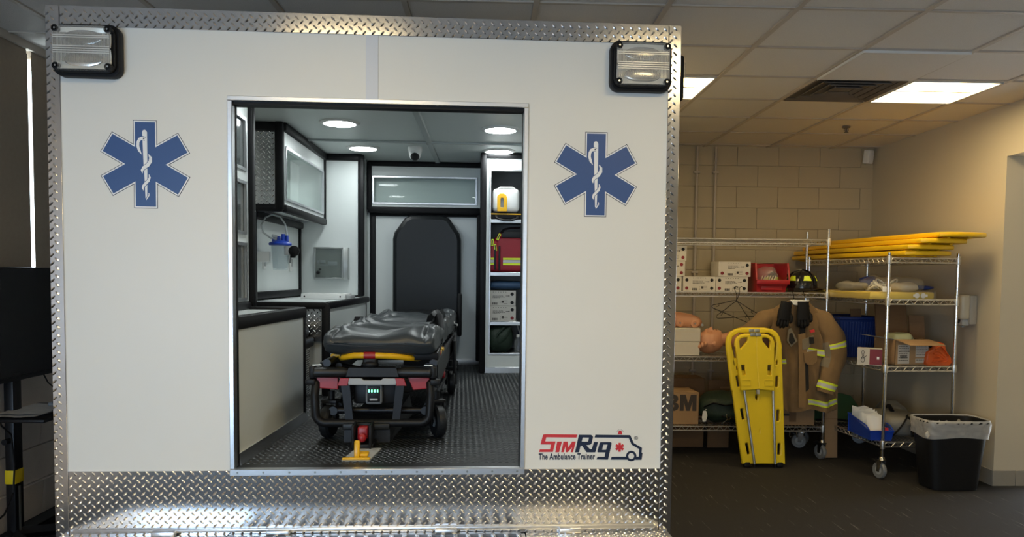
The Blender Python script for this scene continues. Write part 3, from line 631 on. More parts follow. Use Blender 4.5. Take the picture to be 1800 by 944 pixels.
m=MB(); m.hexa([(-.545,.06,ZF),(-.525,.06,ZF),(-.452,1.06,ZF),(-.470,1.06,ZF),(-.541,.06,ZF+.045),(-.535,.06,ZF+.045),(-.462,1.06,ZF+.045),(-.470,1.06,ZF+.045)]); bt=build(m,'base_angle',M_alu,cb,label='aluminium angle along the floor')
m=MB()
for k in range(8): m.ell((-.531+.0092*k,.12+.125*k,ZF+.02),(.004,.004,.004),8,6)
build(m,'angle_screws',M_steel,bt,kind='stuff')
tc=thing('wall_cabinet','tall white cabinet with three stacked grey windows above the low bench','cabinet',(-.95,.5,1.30))
X=-.76
m=MB(); m.bb(-1.165,X-.34,.06,1.06,1.345,ZI-.009); m.bb(-1.165,X-.015,1.045,1.06,1.345,ZI-.009); m.bb(-1.165,X-.015,.06,.075,1.345,ZI-.009)
for z in (1.348,1.662,1.985,2.43): m.bb(-1.165,X-.015,.06,1.06,z-.008,z+.008)
build(m,'carcass',M_iw,tc)
wins=((1.352,1.635),(1.692,1.948),(2.016,2.272))
m=MB(); m.bb(X-.015,X,1.005,1.06,1.34,ZI-.009); m.bb(X-.015,X,.06,.12,1.34,ZI-.009)
zz=[1.34]+[v for w in wins for v in w]+[ZI-.009]
for k in range(0,8,2): m.bb(X-.015,X,.12,1.005,zz[k],zz[k+1])
build(m,'face_frame',M_iw,tc)
for z0,z1 in wins:
    d=bx('window_pane',M_smoke,tc,X-.010,X-.006,.12,1.005,z0,z1); m=MB()
    for a in ((.115,1.01,z0-.008,z0+.008),(.115,1.01,z1-.008,z1+.008),(.115,.13,z0,z1),(.995,1.01,z0,z1)): m.bb(X-.004,X+.008,*a)
    build(m,'pane_rail',M_alu,d)
m=MB(); m.rbox((X-.01,.56,1.318),(.05,1.04,.04),.01); build(m,'lower_edge',M_blk,tc); edge('corner_post',tc,(X-.005,1.09,1.30),(X-.005,1.09,ZI-.01),.062,.062)
# --- side seat between bench and counter
ss=thing('jump_seat','low black padded side seat with tread plate base, beyond the low bench','seat',(-.8,1.5,ZF))
p=bx('seat_base',M_tread,ss,-1.165,-.60,1.075,1.88,ZF,1.05); 
build(lugs((-.60,1.08,ZF+.01),(0,1,0),(0,0,1),.78,.33,p=.03,q=.028,ln=.02,wd=.007),'tread_lugs',M_lug,p,kind='stuff',smooth=30)
edge('front_edge',ss,(-.60,1.07,1.06),(-.60,1.88,1.06),.05,.06)
m=MB(); m.rbox((-.88,1.48,1.125),(.56,.78,.085),.03,3); build(m,'cushion',M_seatv,ss)
# --- left partition: wall behind the canister, upper cabinet, counter
pw=thing('side_partition','white side wall panel carrying the suction jar','panel',(-1.05,2.6,1.3))
m=MB(); m.hexa([(-1.165,2.06,1.315),(-1.03,2.06,1.315),(-.955,3.3,1.315),(-1.165,3.3,1.315),(-1.165,2.06,ZI-.009),(-1.03,2.06,ZI-.009),(-.955,3.3,ZI-.009),(-1.165,3.3,ZI-.009)]); build(m,'panel',M_iw,pw)
edge('near_post',pw,(-1.0,2.03,1.30),(-1.0,2.03,1.90),.06,.06); edge('far_post',pw,(-.955,3.28,1.33),(-.955,3.28,1.90),.035,.03)
edge('lower_edge',pw,(-1.012,2.07,1.34),(-.95,3.28,1.34),.03,.05); edge('upper_edge',pw,(-1.0,2.07,1.875),(-.945,3.28,1.875),.06,.05)
m=MB()
for k in range(6): m.bb(-1.0+.0098*k,-.994+.0098*k,2.2+.19*k,2.204+.19*k,1.315,1.366)
build(m,'edge_joint',M_grey,pw)
ow=thing('wall_outlet','white outlet plates on the side wall around the suction jar','outlet',(-1.0,2.38,1.52))
m=MB(); m.rbox((-1.008,2.38,1.575),(.012,.075,.115),.004); build(m,'cover_plate',M_white,ow); m=MB(); m.rbox((-1.0,2.38,1.595),(.006,.035,.028),.004); m.rbox((-1.0,2.38,1.552),(.006,.035,.028),.004); build(m,'socket',M_lgrey,ow)
ow=thing('switch_plate','narrow white switch plate right of the suction jar','switch',(-.97,3.03,1.52))
m=MB(); m.rbox((-.966,3.03,1.575),(.012,.085,.135),.004); build(m,'cover_plate',M_white,ow); m=MB(); m.rbox((-.958,3.03,1.575),(.008,.03,.06),.003); build(m,'rocker',M_lgrey,ow)
uc=thing('upper_cabinet','white overhead cabinet with a clear front and tread plate end, upper left','cabinet',(-.9,2.6,1.89))
XA,XB,Y0,Y1,Z0,Z1=-.80,-.757,2.04,3.29,1.915,ZI-.010
def fx(y): return XA+(XB-XA)*(y-Y0)/(Y1-Y0)
def slab(x_in,x_out,y0,y1,z0,z1,m): 
    m.hexa([(fx(y0)+x_in,y0,z0),(fx(y0)+x_out,y0,z0),(fx(y1)+x_out,y1,z0),(fx(y1)+x_in,y1,z0),(fx(y0)+x_in,y0,z1),(fx(y0)+x_out,y0,z1),(fx(y1)+x_out,y1,z1),(fx(y1)+x_in,y1,z1)])
m=MB(); slab(-.235,-.012,Y0+.01,Y1,Z0,Z0+.012,m); slab(-.235,-.012,Y0+.01,Y1,Z1-.10,Z1-.088,m); slab(-.235,-.225,Y0+.01,Y1,Z0,Z1,m); m.bb(-1.0,XB-.012,Y1-.012,Y1,Z0,Z1); build(m,'carcass',M_iw,uc)
e=bx('end_plate',M_tread,uc,-1.03,XA,Y0,Y0+.012,Z0,Z1); build(lugs((-1.02,Y0,Z0),(1,0,0),(0,0,1),.22,Z1-Z0,p=.036,q=.033,h=.0022),'tread_lugs',M_lug,e,kind='stuff',smooth=30)
m=MB(); wy0,wy1,wz0,wz1=2.09,3.22,1.975,2.305
slab(-.012,0,Y0,wy0,Z0,Z1,m); slab(-.012,0,wy1,Y1,Z0,Z1,m); slab(-.012,0,wy0,wy1,Z0,wz0,m); slab(-.012,0,wy0,wy1,wz1,Z1,m); build(m,'face_frame',M_iw,uc)
m=MB(); slab(-.009,-.005,wy0,wy1,wz0,wz1,m); pn=build(m,'sliding_pane',M_pane,uc)
m=MB(); slab(-.002,.012,wy0-.006,wy1+.006,wz1-.006,wz1+.01,m); slab(-.002,.012,wy0-.006,wy1+.006,wz0-.01,wz0+.006,m); slab(-.002,.012,wy0-.012,wy0+.004,wz0,wz1,m); slab(-.002,.012,wy1-.004,wy1+.012,wz0,wz1,m); build(m,'pane_rail',M_alu,pn)
edge('near_edge',uc,(XA-.02,Y0-.01,Z0-.02),(XA-.02,Y0-.01,Z1+.004),.055,.055); edge('top_edge',uc,(XA+.002,Y0,Z1-.025),(XB+.002,Y1,Z1-.025),.045,.055); edge('bottom_edge',uc,(XA+.002,Y0,Z0-.005),(XB+.002,Y1,Z0-.005),.045,.05)
edge('end_top_edge',uc,(-1.03,Y0-.01,Z1-.028),(XA,Y0-.01,Z1-.028),.045,.058); edge('end_bottom_edge',uc,(-1.03,Y0-.01,Z0-.005),(XA,Y0-.01,Z0-.005),.045,.05); edge('far_edge',uc,(XB+.004,Y1,Z0),(XB+.004,Y1,Z1),.026,.026)
fp=thing('corner_partition','white corner wall panel with a black post, carrying the metal lock box','panel',(-.7,3.36,1.3))
bx('panel',M_iw,fp,-1.16,-.465,3.31,3.40,1.32,ZI-.009); bx('side_panel',M_iw,fp,-.475,-.462,3.36,3.74,ZF,ZI-.009)
edge('corner_post',fp,(-.462,3.308,1.312),(-.462,3.305,ZI-.012),.05,.05); edge('top_edge',fp,(-.78,3.30,ZI-.035),(-.45,3.30,ZI-.035),.03,.055)
bc=thing('base_cabinet','waist-high white counter cabinet with tread plate end, under the overhead cabinet','cabinet',(-.75,2.6,ZF))
m=MB(); m.hexa([(-1.16,2.03,ZF),(-.505,1.92,ZF),(-.418,3.3,ZF),(-1.16,3.3,ZF),(-1.16,2.03,1.285),(-.505,1.92,1.285),(-.418,3.3,1.285),(-1.16,3.3,1.285)]); build(m,'body',M_iw,bc)
m=MB(); m.hexa([(-1.16,2.03,1.285),(-.51,1.92,1.285),(-.42,3.3,1.285),(-1.16,3.3,1.285),(-1.16,2.03,1.305),(-.51,1.92,1.305),(-.42,3.3,1.305),(-1.16,3.3,1.305)]); build(m,'countertop',M_iw,bc)
m=MB(); m.bb(-1.0,-.51,1.895,1.915,1.06,1.285); e=build(m,'end_plate',M_tread,bc); build(lugs((-1.0,1.895,1.10),(1,0,0),(0,0,1),.49,.18,p=.036,q=.033),'tread_lugs',M_lug,e,kind='stuff',smooth=30)
edge('end_top_edge',bc,(-1.05,1.895,1.287),(-.50,1.895,1.287),.045,.045); edge('front_edge',bc,(-.502,1.895,1.287),(-.412,3.29,1.287),.045,.045); edge('corner_post',bc,(-.505,1.90,ZF),(-.505,1.90,1.30),.05,.05); edge('far_post',bc,(-.43,3.28,ZF),(-.43,3.28,1.30),.03,.03)
# counter tray
t=thing('drug_tray','shallow white metal tray upside down on the counter','tray',(-.64,2.62,1.305))
m=MB(); m.bb(-.80,-.485,2.58,2.90,1.306,1.346,r=.003); build(m,'body',M_white,t); m=MB(); m.bb(-.484,-.45,2.62,2.86,1.306,1.336,r=.004); build(m,'end_flap',M_lgrey,t)
m=MB(); m.lathe([(.006,0),(.006,-.002)],(-.775,2.58,1.326),ax='y',n=10); m.lathe([(.006,0),(.006,-.002)],(-.52,2.58,1.326),ax='y',n=10); build(m,'screw',M_hole,t)
# lock box
t=thing('lock_box','grey metal lock box with a clear door on the corner wall','box',(-.69,3.25,1.44))
bx('box_body',M_steel,t,-.826,-.556,3.222,3.308,1.447,1.705,r=.004); bx('recess',M_film,t,-.812,-.60,3.219,3.222,1.462,1.692)
m=MB()
for a in ((-.826,-.596,1.447,1.462),(-.826,-.596,1.692,1.705),(-.826,-.812,1.462,1.692),(-.606,-.594,1.462,1.692)): m.bb(a[0],a[1],3.208,3.222,a[2],a[3],r=.002,seg=1)
build(m,'door_frame',M_steel,t)
bx('door_pane',M_pane,t,-.812,-.606,3.209,3.212,1.462,1.692)
m=MB(); m.bb(-.775,-.735,3.213,3.219,1.575,1.60,r=.002); m.bb(-.715,-.64,3.213,3.219,1.555,1.59,r=.002); m.bb(-.775,-.70,3.214,3.219,1.558,1.566); m.bb(-.80,-.785,3.214,3.219,1.575,1.60); build(m,'inner_latch_parts',M_grey,t)
m=MB(); m.lathe([(.014,0),(.014,-.02),(.010,-.024)],(-.79,3.208,1.50),ax='y',n=14); m.rbox((-.775,3.20,1.528),(.022,.01,.010),.003); build(m,'lock',M_blk,t)
# suction jar
t=thing('suction_canister','clear suction jar with blue lid and looped tube on the side wall','canister',(-.868,2.25,1.50)); cx,cy_=-.868,2.25
m=MB(); m.lathe([(.047,0),(.05,.01),(.062,.165),(.066,.168),(.064,.168),(.058,.163),(.046,.012),(.02,.008)],(cx,cy_,1.512),n=24); build(m,'jar',M_clear,t)
m=MB(); m.lathe([(.074,0),(.076,.012),(.07,.02),(.045,.028),(.03,.034),(.0,.036)],(cx,cy_,1.678),n=24)
for dx,h,r in ((-.045,.035,.011),(.02,.06,.017),(.045,.05,.012),(-.01,.045,.014)): m.cyl((cx+dx,cy_,1.69),(cx+dx,cy_,1.695+h),r,r*.85,n=10)
build(m,'blue_lid',M_blueb,t)
tp=[]
for k in range(19):
    a=-.55+5.0*k/18; tp.append((cx-.035-.085*math.sin(a-1.0)*.9,cy_+.01*k/18,1.80-.088*math.cos(a-1.0)*1.0))
tp=[(cx-.02,cy_,1.735),(cx-.06,cy_-.02,1.745),(cx-.105,cy_-.03,1.78),(cx-.118,cy_-.03,1.83),(cx-.09,cy_-.03,1.88),(cx-.045,cy_-.03,1.90),(cx+.005,cy_-.02,1.885),(cx+.035,cy_-.01,1.84),(cx+.045,cy_,1.78),(cx+.045,cy_,1.735)]
tp=[(x_,y_,z_-.018) for x_,y_,z_ in tp]; m=MB(); m.tube(tp,.006,8); build(m,'tubing',M_tube,t)
m=MB(); m.cyl((cx-.022,cy_,1.735),(cx-.05,cy_-.015,1.742),.010); build(m,'tube_connector',M_tube,t)
m=MB(); m.rbox((cx+.06,cy_-.01,1.642),(.055,.06,.06),.006); build(m,'regulator',M_lgrey,t)
m=MB(); m.lathe([(.036,0),(.036,-.02),(.02,-.026)],(cx+.098,cy_-.02,1.64),ax='y',n=16); m.rbox((cx+.086,cy_-.01,1.61),(.03,.05,.03),.006); build(m,'black_dial',M_blk,t)
m=MB(); m.rbox((cx-.11,cy_,1.60),(.085,.05,.07),.005); build(m,'wall_bracket',M_white,t); m=MB(); m.tube([(cx+.07,cy_,1.615),(cx+.065,cy_,1.56)],.006); build(m,'drip_spout',M_grey,t)
# --- bulkhead
bk=thing('bulkhead_panel','white bulkhead panel with black edging behind the tall seat','panel',(0,3.73,ZF)); YK=3.70
bx('panel',M_iw,bk,-.46,.52,YK,YK+.05,ZF,2.05); edge('left_post',bk,(-.412,YK-.006,ZF+.03),(-.412,YK-.006,2.05),.05,.03); edge('right_post',bk,(.505,YK-.02,ZF+.03),(.505,YK-.02,ZI-.012),.045,.05)
m=MB(); m.bb(-.46,.52,YK-.03,YK,ZF,ZF+.05,r=.004); build(m,'base_angle',M_alu,bk)
hc=thing('head_cabinet','wide white cabinet with a long clear window above the tall seat','cabinet',(.04,3.6,2.04)); y0=3.66
m=MB(); wz0,wz1=2.105,2.325
m.bb(-.44,.51,YK+.045,YK+.05,2.05,ZI-.009); m.bb(-.44,.51,y0,YK+.05,2.055,2.075); m.bb(-.44,.51,y0,YK+.05,ZI-.03,ZI-.009)
build(m,'carcass',M_iw,hc)
m=MB()
for a in ((-.435,-.405,2.05,ZI-.01),(.475,.51,2.05,ZI-.01),(-.405,.475,2.05,wz0),(-.405,.475,wz1,ZI-.01)): m.bb(a[0],a[1],y0-.012,y0,a[2],a[3])
build(m,'face_frame',M_iw,hc); pn=bx('window_pane',M_pane,hc,-.405,.475,y0-.008,y0-.004,wz0,wz1)
m=MB()
for a in ((-.415,.485,wz0-.012,wz0+.008),(-.415,.485,wz1-.008,wz1+.012),(-.415,-.395,wz0,wz1),(.465,.485,wz0,wz1)): m.bb(a[0],a[1],y0-.022,y0-.010,a[2],a[3],r=.003,seg=1)
build(m,'pane_rail',M_alu,pn)
edge('top_edge',hc,(-.45,y0-.01,ZI-.03),(.52,y0-.01,ZI-.03),.04,.045); edge('bottom_edge',hc,(-.45,y0-.01,2.045),(.515,y0-.01,2.045),.05,.055); edge('left_edge',hc,(-.437,y0-.01,2.04),(-.437,y0-.01,ZI-.012),.04,.045); edge('under_edge',hc,(-.44,YK-.015,2.008),(.515,YK-.015,2.008),.03,.026)
# --- right: tall shelf cabinet
sh=thing('shelf_cabinet','tall white open shelf cabinet with metal shelf edges, right side of the box','cabinet',(.85,3.35,ZF)); YS=3.076
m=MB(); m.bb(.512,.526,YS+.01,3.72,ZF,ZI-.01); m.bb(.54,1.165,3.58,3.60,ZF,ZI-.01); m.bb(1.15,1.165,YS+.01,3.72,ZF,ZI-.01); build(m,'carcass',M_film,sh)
m=MB()
for a in ((.528,.577,ZF+.05,2.42),(1.09,1.165,ZF+.05,2.42),(.577,1.09,2.325,2.42),(.577,1.09,ZF+.05,.872)): m.bb(a[0],a[1],YS-.006,YS+.012,a[2],a[3])
build(m,'face_frame',M_iw,sh)
for z in (1.121,1.515,1.935,.868): 
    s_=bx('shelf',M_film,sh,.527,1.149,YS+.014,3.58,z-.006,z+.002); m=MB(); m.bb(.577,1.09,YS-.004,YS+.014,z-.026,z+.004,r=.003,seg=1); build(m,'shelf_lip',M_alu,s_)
m=MB()
for a in ((.570,.584,.87,2.33),(1.083,1.097,.87,2.33)): m.bb(a[0],a[1],YS-.014,YS-.004,a[2],a[3],r=.003,seg=1)
for z in (2.322,.868): m.bb(.57,1.097,YS-.014,YS-.004,z-.008,z+.008,r=.003,seg=1)
m.bb(.528,1.165,YS-.014,YS-.004,ZF,ZF+.05,r=.003,seg=1); build(m,'metal_edging',M_alu,sh)
edge('corner_post',sh,(.522,YS-.006,ZF),(.522,YS-.006,ZI-.012),.05,.05); edge('top_edge',sh,(.51,YS-.006,ZI-.032),(1.165,YS-.006,ZI-.032),.04,.045)
# things on its shelves
t=thing('defibrillator','white and yellow boxy device on the top shelf of the tall cabinet','medical device',(.705,3.2,2.0))
m=MB(); m.rbox((.705,3.2,2.093),(.215,.2,.186),.035,4); build(m,'body',M_white,t)
m=MB(); m.curve([[(-.036,-.075),(.036,-.075),(.036,.03),(.028,.05),(.01,.06),(-.016,.06),(-.036,.04)],[(-.016,-.05),(.016,-.05),(.016,.02),(.008,.032),(-.008,.032),(-.016,.02)]],.012,(.672,3.096,2.08),(1,0,0),(0,0,1),bevel=.003); build(m,'yellow_handle',M_yamber,t)
bx('handle_recess',M_grey,t,.652,.692,3.098,3.102,2.025,2.115)
m=MB(); m.tube([(.64,3.12,2.18),(.66,3.12,2.192),(.76,3.12,2.192),(.775,3.12,2.18)],.008); build(m,'carry_ridge',M_white,t)
t=thing('device_case','flat black carrying case with a handle under the white device','case',(.72,3.2,1.94))
m=MB(); m.rbox((.72,3.21,1.968),(.29,.22,.055),.02); build(m,'body',M_glove,t); bx('piping',M_yamber,t,.577,.862,3.097,3.10,1.978,1.986)
m=MB(); m.tube([(.625,3.1,1.965),(.635,3.065,1.945),(.68,3.05,1.93),(.74,3.05,1.93),(.79,3.065,1.945),(.80,3.1,1.965)],.012,8,flat=.6); build(m,'handle',M_plast,t)
t=thing('red_trauma_bag','red zipped trauma bag with lime and silver stripe on the second shelf','bag',(.75,3.25,1.52))
m=MB(); m.rbox((.775,3.27,1.665),(.32,.30,.29),.035,4); build(m,'body',M_redbag,t); m=MB(); m.rbox((.61,3.24,1.65),(.09,.26,.255),.03,3); build(m,'side_pocket',M_redbag,t)
m=MB(); m.rbox((.795,3.24,1.815),(.30,.26,.05),.022,3); build(m,'lid',M_redbag,t)
m=MB(); m.rbox((.80,3.115,1.82),(.26,.012,.05),.005); m.tube([(.665,3.11,1.83),(.69,3.12,1.86),(.74,3.15,1.875),(.82,3.18,1.88)],.02,8,flat=.4); m.rbox((.655,3.105,1.63),(.014,.012,.20),.004); m.rbox((.62,3.098,1.62),(.016,.014,.16),.004); build(m,'black_webbing',M_plast,t)
for z,mm,h in ((1.627,M_lime,.016),(1.606,M_silv,.022),(1.585,M_lime,.016)):
    m=MB(); m.bb(.685,.93,3.117,3.121,z-h/2,z+h/2); m.bb(.57,.615,3.107,3.111,z-h/2,z+h/2); build(m,'stripe',mm,t)
for (x,z,r) in ((.648,1.80,.4),(.598,1.755,.1),(.622,1.715,-.12)):
    m=MB(); m.rbox((x,3.10,z),(.020,.006,.055),.003,rot=(0,r,0)); tg=build(m,'zip_tag',M_lime,t); m=MB(); m.box((x,3.096,z),(.008,.002,.04),rot=(0,r,0)); build(m,'tag_print',M_ink,tg)
t=thing('blue_pack','flat dark blue wrapped pack on the two white boxes of the third shelf','pack',(.68,3.25,1.385))
m=MB(); m.ell((.73,3.25,1.415),(.19,.16,.035),20,10,p=.6,fn=lambda q,d:q*(1+.12*noise.noise(q*14))); build(m,'wrap',mat('blue_wrap',(.03,.07,.14),.5,var=.3),t)
t=thing('green_bag','rounded dark green bag on the lowest shelf of the tall cabinet','bag',(.68,3.2,.872))
m=MB(); m.ell((.665,3.2,.985),(.115,.12,.115),24,16,p=.75,fn=lambda q,d:q*(1+.05*noise.noise(q*13))); build(m,'body',M_green,t)
m=MB(); m.surf(lambda u,v:Vector((.615+.12*u+.02*v,3.105-.035*math.sin(PI*u)**.6*math.sin(PI*v)**.5,.90+.145*v+.07*u*(1-.4*v))),12,10); m.tube([(.60,3.11,.92),(.65,3.08,1.03),(.70,3.09,1.08)],.010,8); build(m,'front_pocket',M_green,t)
m=MB(); m.tube([(.60,3.13,1.07),(.63,3.12,1.11),(.68,3.12,1.12)],.014,8,flat=.4); build(m,'strap',M_glove,t)
t=thing('white_pouch','crumpled white pouch at the left of the green bag','pouch',(.59,3.3,.872))
m=MB(); m.ell((.60,3.31,1.0),(.045,.06,.125),14,12,fn=lambda q,d:q*(1+.25*noise.noise(q*30))); build(m,'film',mat('white_film',(.6,.62,.6),.4),t)
t=thing('clear_bottle','small clear plastic bottle right of the green bag','bottle',(.81,3.14,.872))
m=MB(); m.lathe([(.03,0),(.033,.01),(.033,.09),(.02,.11),(.012,.115),(.012,.125)],(.815,3.14,.873),n=18); build(m,'body',M_clear,t); m=MB(); m.cyl((.815,3.14,.998),(.815,3.14,1.02),.015); build(m,'cap',M_white,t)
t=thing('blue_tube_pack','dark blue pack leaning behind the clear bottle','pack',(.84,3.25,.872))
m=MB(); m.rbox((.845,3.25,.97),(.06,.09,.19),.02,rot=(0,.1,0)); build(m,'wrap',mat('navy_wrap',(.02,.03,.12),.45),t); m=MB(); m.tube([(.80,3.2,1.13),(.82,3.19,1.06),(.84,3.18,1.0)],.012,8,flat=.5); build(m,'white_strap',M_white,t)
# --- captain's chair against the bulkhead
t=thing('attendant_chair','tall black padded attendant chair with clipped corners against the bulkhead','chair',(.06,3.45,ZF))
m=MB(); m.curve([[(-.195,1.17),(-.195,1.79),(-.185,1.835),(-.105,1.945),(-.07,1.962),(.19,1.962),(.225,1.945),(.305,1.83),(.315,1.785),(.318,1.17)]],.05,(0,3.60,0),(1,0,0),(0,0,1),bevel=.035); bkp=build(m,'backrest',M_seatv,t)
m=MB(); m.rbox((.06,3.30,1.14),(.52,.52,.11),.045,4); build(m,'seat_cushion',M_seatv,t)
m=MB(); m.rbox((.10,3.40,.92),(.42,.36,.36),.02); m.rbox((.10,3.42,.735),(.46,.42,.04),.01); build(m,'pedestal',M_plast,t)
m=MB(); m.rbox((.34,3.50,1.16),(.04,.22,.36),.015); build(m,'side_bracket',M_plast,t)
# --- stretcher
FR='T'
def sx(y): return -.05+.045*(y-.5)
st=thing('stretcher','black and red wheeled ambulance stretcher with grey mattress and yellow foot rail','stretcher',(0,1.4,ZF))
Wf=.262
def tb(name,pts,r,m,parent=None,n=10,**k):
    mb=MB(); mb.tube(pts,r,n,**k); return build(mb,name,m,parent or st)
c=sx(.5)
# mattress
def mattress(u,v):
    a=2*PI*u; y=.485+1.935*v; e=max(0,1-abs(2*v-1)**30)**.30; sg=lambda t,p: math.copysign(abs(t)**p,t)
    X=sg(math.cos(a),.26)*.258*(.93+.07*e); Z=sg(math.sin(a),.38)*(.046 if math.sin(a)>0 else .062)*e; top=max(0,math.sin(a))
    z=1.17+Z+.03*max(0,v-.55)
    if top>.05:
        n=noise.noise(Vector((X*7,y*4,3.1))); n2=noise.noise(Vector((X*15+y*6,y*11-X*9,7.7)))
        fold=abs(noise.noise(Vector((X*5+y*2.2,y*3-X*2,1.3))))
        fold2=abs(noise.noise(Vector((X*9-y*3,y*5+X*4,8.3))))
        z+=top**.5*e*(.030*(abs(X)/.25)**2-.014+.034*n+.014*n2+.11*max(0,.16-fold)-.13*max(0,.10-fold2))
    else: z+=.006*noise.noise(Vector((X*10,y*9,2)))
    X+=.010*noise.noise(Vector((y*7,Z*40,5.5)))
    return (sx(y)+.03+X, y+(.012*noise.noise(Vector((X*11,Z*30,9))) if v<.1 else 0), z)
m=MB(); m.surf(mattress,96,150,cu=True)
n0=len(m.v); k=96; m.f.append(tuple(range(k-1,-1,-1))); m.m.append(0); m.f.append(tuple(n0-k+i for i in range(k))); m.m.append(0)
mat_o=build(m,'mattress',M_vinyl,st,smooth=80)
m=MB(); m.tube([(sx(.49)+.03+x,.478-.004*math.cos(x*12),1.160+.004*math.sin(x*22)) for x in [-.235+.47*i/12 for i in range(13)]],.0022,6); build(m,'seam',M_plast,mat_o)
# loose straps and folded cover at the right of the mattress
m=MB(); m.surf(lambda u,v:(.16+.085*math.sin(u*1.6)+.02*v, .75+.95*u, 1.19+.055*math.sin(PI*u)+.05*v*math.sin(PI*u*.9+.2)+.012*noise.noise(Vector((u*8,v*5,0)))),26,6); m.surf(lambda u,v:(.15+.085*math.sin(u*1.6)+.02*v, .75+.95*u, 1.178+.05*math.sin(PI*u)+.05*v*math.sin(PI*u*.9+.2)),26,6)
build(m,'folded_cover_edge',M_vinyl,st)
tb('shoulder_strap',[(.235,.95,1.13),(.242,1.0,1.20),(.236,1.06,1.265),(.212,1.12,1.29),(.19,1.18,1.27),(.18,1.25,1.235)],.024,M_plast,flat=.3)
m=MB(); m.ell((.225,2.20,1.155),(.085,.16,.085),18,12,p=.7,fn=lambda q,d:q*(1+.06*noise.noise(q*12))); build(m,'head_pillow',M_seatv,st)
# yellow foot rail with red sleeve
tb('foot_rail',[(c-.165,.66,1.085),(c-.158,.60,1.092),(c-.135,.53,1.102),(c-.085,.495,1.113),(c-.0,.49,1.115),(c+.09,.495,1.111),(c+.16,.53,1.10),(c+.20,.60,1.09),(c+.21,.68,1.085)],.0145,M_yamber)
tb('red_sleeve',[(c-.040,.489,1.1145),(c+.012,.489,1.1145)],.0165,M_red)
m=MB(); m.rbox((c-.013,.50,1.083),(.066,.035,.045),.012,3); m.ell((c-.013,.50,1.072),(.04,.03,.02),14,8); build(m,'rail_bracket',M_plast,st)
# upper bumper bar
tb('push_bar',[(c-.265,.50,1.035),(c+.265,.50,1.035)],.020,M_plast)
for s in (-1,1):
    mb=MB(); mb.tube([(c+s*.115,.498,1.035),(c+s*.135,.496,1.035),(c+s*.262,.496,1.035),(c+s*.268,.497,1.035)],[.018,.0245,.0245,.018],12); build(mb,'foam_grip',M_rub,st)
m=MB(); m.hexa([(c-.12,.473,1.018),(c+.12,.473,1.018),(c+.11,.51,1.018),(c-.11,.51,1.018),(c-.108,.477,1.058),(c+.108,.477,1.058),(c+.10,.51,1.062),(c-.10,.51,1.062)]); build(m,'centre_grip',M_plast,st)
m=MB(); m.curve([[(-.105,-.014),(.105,-.014),(.118,.012),(.05,.012),(.04,.003),(-.04,.003),(-.05,.012),(-.118,.012)]],.012,(c-.0,.474,.997),(1,0,0),(0,0,1),bevel=.002); build(m,'grey_plate',M_lgrey,st)
for s in (-1,1):
    m=MB(); m.curve([[(-.018,-.016),(.022,-.016),(.028,.014),(-.008,.014)] if s<0 else [(-.022,-.016),(.018,-.016),(.008,.014),(-.028,.014)]],.014,(c+s*.135,.470,.996),(1,0,0),(0,0,1),bevel=.002); build(m,'red_tab',M_red,st)
    m=MB(); m.curve([[(-.045,.02),(.045,.02),(.036,-.024),(-.024 if s>0 else -.045,-.03)] if s>0 else [(-.045,.02),(.045,.02),(.045,-.028),(-.036,-.022)]],.03,(c+s*.21,.53,.985),(1,0,0),(0,0,1),bevel=.004); build(m,'red_reflector',M_red,st)
    # side struts of the bumper frame
    m=MB(); m.hexa([(c+s*.105-.017,.49,.80),(c+s*.105+.017,.49,.80),(c+s*.105+.017,.52,.80),(c+s*.105-.017,.52,.80),(c+s*.128-.02,.485,1.01),(c+s*.128+.02,.485,1.01),(c+s*.128+.02,.53,1.01),(c+s*.128-.02,.53,1.01)]); build(m,'bumper_strut',M_stand,st)
    m=MB(); m.rbox((c+s*.277,.52,1.035),(.03,.06,.06),.01); m.rbox((c+s*.285,.515,.99),(.045,.05,.028),.006); build(m,'corner_bracket',M_plast,st)
    tb('chrome_lever',[(c+s*.275,.50,1.066),(c+s*.235,.505,1.067)],.0045,M_steel)
R=.045
loop=[(c-.25,.56,1.00),(c-.262,.515,.98),(c-.266,.50,.93),(c-.262,.497,.86)]+[(c-.262+R-R*math.cos(a),.497,.845-R*math.sin(a)) for a in (.3,.7,1.1,1.5)]+[(c+.262-R+R*math.cos(a),.497,.845-R*math.sin(a)) for a in (1.5,1.1,.7,.3)]+[(c+.262,.497,.86),(c+.266,.50,.93),(c+.262,.515,.98),(c+.25,.56,1.0)]
tb('lower_bumper',loop,.0195,M_plast)
# battery

m=MB(); m.rbox((c+.004,.525,.932),(.078,.06,.094),.013,3); b=build(m,'battery',M_grey,st)
m=MB(); m.rbox((c+.004,.494,.935),(.058,.006,.074),.006); build(m,'battery_face',M_plast,b)
for k in range(4): bx('green_light',M_led,b,c-.020+.013*k,c-.014+.013*k,.489,.492,.944,.956)
bx('battery_label',M_lgrey,b,c-.014,c+.022,.489,.492,.905,.915,r=.002)
m=MB(); m.rbox((c+.004,.60,.93),(.20,.10,.10),.012); m.rbox((c,.72,.96),(.34,.26,.07),.01); build(m,'motor_box',M_plast,st)
